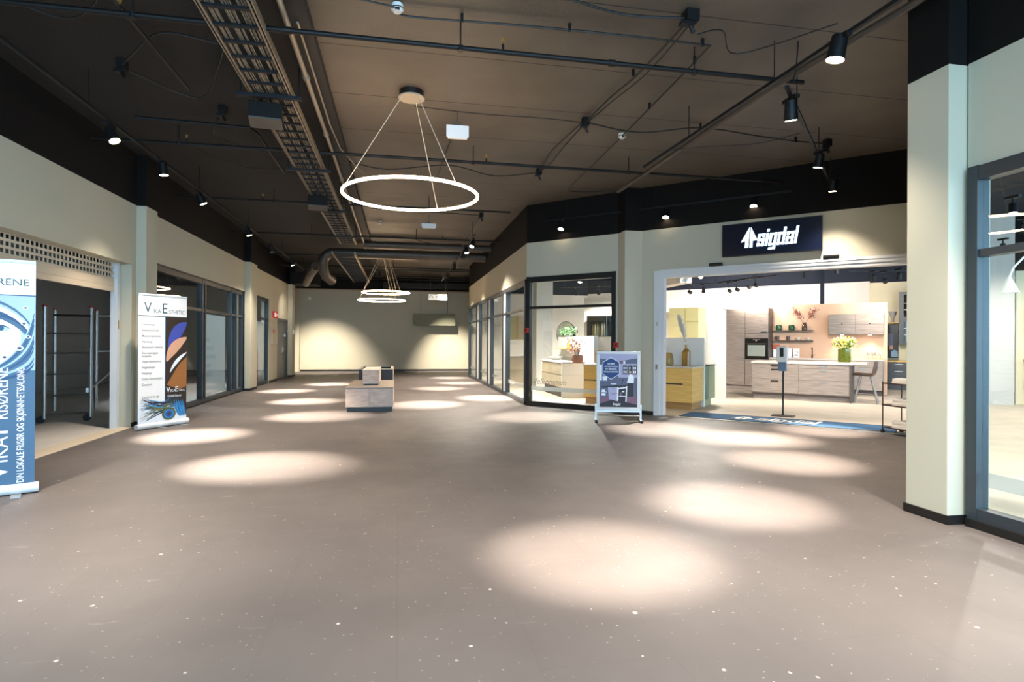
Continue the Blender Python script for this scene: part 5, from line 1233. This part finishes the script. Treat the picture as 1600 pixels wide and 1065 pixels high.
MB().box(-.24, -.24, .45, .24, .24, .48).build('seat', 'black_metal', t, bevel=.01); MB().box(-.24, .20, .48, .24, .23, .86).box(-.24, -.2, .66, -.21, .22, .69).box(.21, -.2, .66, .24, .22, .69).build('backrest', 'black_metal', t, bevel=.008)
t = K(9.15, 6.88, 'framed_picture', 'brown framed picture on the cream wall behind the right window', 'picture'); MB().box(0, 0, 1.45, .75, .05, 2.2).build('frame', 'bowl_stone', t); MB().box(.05, -.004, 1.5, .70, 0, 2.15).build('picture', 'print_peach', t)
t = K(9.12, 6.4, 'console_table', 'pale console table against the cream wall behind the right window', 'table'); MB().box(0, 0, 1.0, 1.4, .5, 1.04).build('table_top', 'bowl_stone', t)
for x, y in ((.04, .04), (1.36, .04), (.04, .46), (1.36, .46)): MB().box(x - .02, y - .02, FZ, x + .02, y + .02, 1.0).build('leg', 'bowl_stone', t)
tag(MB().lathe([(.001, 0), (.1, 0), (.05, .04), (.02, .1), (.16, .16), (.19, .24), (.001, .30)], n=20).build('table_lamp', 'smoke_glass', None, AB(9.45, 6.65, 1.04)), 'smoked glass mushroom table lamp on the pale console', 'table lamp')
# showroom track spotlights
def shop_track(p, q, lb): track('lighting_track', p, q, lb, drop=(.1, .5, .9))
SP = [(7.325, 13.313, 3.0, .7, (-.35, -.55)), (7.907, 16.594, 2.9, 0.5, (1.2, 1.2, -.3)), (8.683, 16.39, 2.9, 0.5, (1.2, 1.2, -.3)), (9.052, 16.293, 2.9, 0, (.1, .3)), (9.578, 15.692, 2.9, .3, (1.2, 1.2, -.2)), (9.555, 15.258, 2.9, .3, (1.3, 1.2, -.2)), (9.722, 14.955, 2.95, .3, (1.2, 1.2, -.2)), (9.58, 14.409, 2.95, .3, (1.2, 1.2, -.2)), (9.77, 12.711, 3.0, 0, (.3, .3)), (9.935, 11.843, 3.0, .5, (.1, .1)), (11.304, 12.269, 2.9, 0, (.3, .3)), (11.686, 12.329, 2.9, .5, (1.2, 1.1, -.3)), (11.899, 12.155, 2.95, 0, (.2, .3)), (4.817, 15.225, 3.0, 1.6, (-.2, -.2)), (5.665, 18.2, 2.9, 0, (.3, .2)), (6.227, 17.7, 2.9, 1.8, (.2, .3)), (8.396, 6.678, 3.2, .8, (-.2, -.2)),
      (4.75, 11.15, 3.2, 1.9, (.35, .2)), (8.0, 9.4, 3.3, 1.4, (.95, 3.2, -1.0)), (4.6, 20.5, 3.3, 1.3, (0, 0)), (10.5, 8.2, 3.3, 1.0, (.2, .3)), (6.8, 4.2, 3.3, .8, (0, 0)), (12.2, 9.9, 3.3, .5, (.3, .2)), (3.6, 14.2, 3.3, 1.7, (.2, .2)), (7.2, 18.6, 3.3, 2.2, (.3, .4))]  # this row: extra lamps added to brighten the showroom
NM = ['lit showroom spotlight glaring at the top left of the entrance', 'lit showroom spotlight at the far left of the entrance', 'lit showroom spotlight second from the left in the entrance', 'unlit showroom spotlight third from the left in the entrance', 'lit showroom spotlight above the tall wood cabinet', 'lit showroom spotlight over the gap beside the tall cabinet', 'lit showroom spotlight over the oven', 'lit showroom spotlight right of the one over the oven', 'unlit showroom spotlight hung under the shop sign', 'lit showroom spotlight below the right end of the shop sign', 'unlit showroom spotlight left of the lit one over the wood wall cabinet', 'lit showroom spotlight over the wood wall cabinet', 'unlit showroom spotlight at the right end of the entrance', 'lit showroom spotlight at the top of the slanted window', 'unlit showroom spotlight left in the slanted window', 'lit showroom spotlight right in the slanted window', 'bright showroom spotlight behind the right window',
      'added showroom spotlight hidden over the yellow drawers', 'added showroom spotlight hidden over the entrance mat', 'added showroom spotlight behind the corridor windows', 'added showroom spotlight hidden behind the right pillar', 'added showroom spotlight near the arc floor lamp', 'added showroom spotlight before the cream side wall', 'added showroom spotlight inside the window corner', 'added showroom spotlight before the far wall']
for (x, y, z, k, tg), lb in zip(SP, NM):
    t = spot((x, y, z), (x + tg[0] * 2, y + tg[1] * 2, z + (tg[2] if len(tg) > 2 else -1) * 2), lb, 'showroom spotlights', SHOP_K * max(k, .01) * 2300 / E_SPOT, size=95 if len(tg) > 2 else 130, blend=.9, r=.055, ln=.15, zt=z + .26, spill=0, col=(1, .94, .86), on=k > 0)
shop_track((7.5, 17.0, 3.16), (9.5, 15.9, 3.16), 'showroom lighting track over the far left of the entrance')
shop_track((9.45, 16.1, 3.2), (9.9, 14.0, 3.2), 'showroom lighting track rising over the tall wood cabinet')
shop_track((10.9, 12.6, 3.17), (12.3, 12.1, 3.17), 'showroom lighting track over the wood wall cabinet')
shop_track((5.2, 18.5, 3.16), (6.6, 17.5, 3.16), 'showroom lighting track seen through the slanted window')

# ------------------------------------------------------------------ world, camera, view
w = bpy.data.worlds.new('World'); SC.world = w; w.use_nodes = True
bg = w.node_tree.nodes['Background']; bg.inputs['Color'].default_value = (.42, .72, 1.0, 1); bg.inputs['Strength'].default_value = WORLD
cam = bpy.data.cameras.new('Camera'); co = bpy.data.objects.new('Camera', cam); COL.objects.link(co)
cam.sensor_width = 36; cam.lens = 36 * 915.1 / 1600; cam.clip_end = 200; cam.clip_start = .05
yw, pt, rl = R(10.98), R(.084), R(.315)
F = Vector((math.sin(yw) * math.cos(pt), math.cos(yw) * math.cos(pt), math.sin(pt))); R0 = Vector((math.cos(yw), -math.sin(yw), 0)); U0 = R0.cross(F)
RR = R0 * math.cos(rl) + U0 * math.sin(rl); UU = -R0 * math.sin(rl) + U0 * math.cos(rl)
M = Matrix((RR, UU, -F)).transposed().to_4x4(); M.translation = (0, 0, 1.38); co.matrix_world = M
SC.camera = co
SC.view_settings.view_transform = 'Standard'; SC.view_settings.look = 'None'; SC.view_settings.gamma = 1; SC.view_settings.use_curve_mapping = False
SC.view_settings.exposure = EXPO
SC.cycles.max_bounces = 8; SC.cycles.transparent_max_bounces = 16; SC.cycles.sample_clamp_indirect = 6
SC.cycles.use_denoising = True
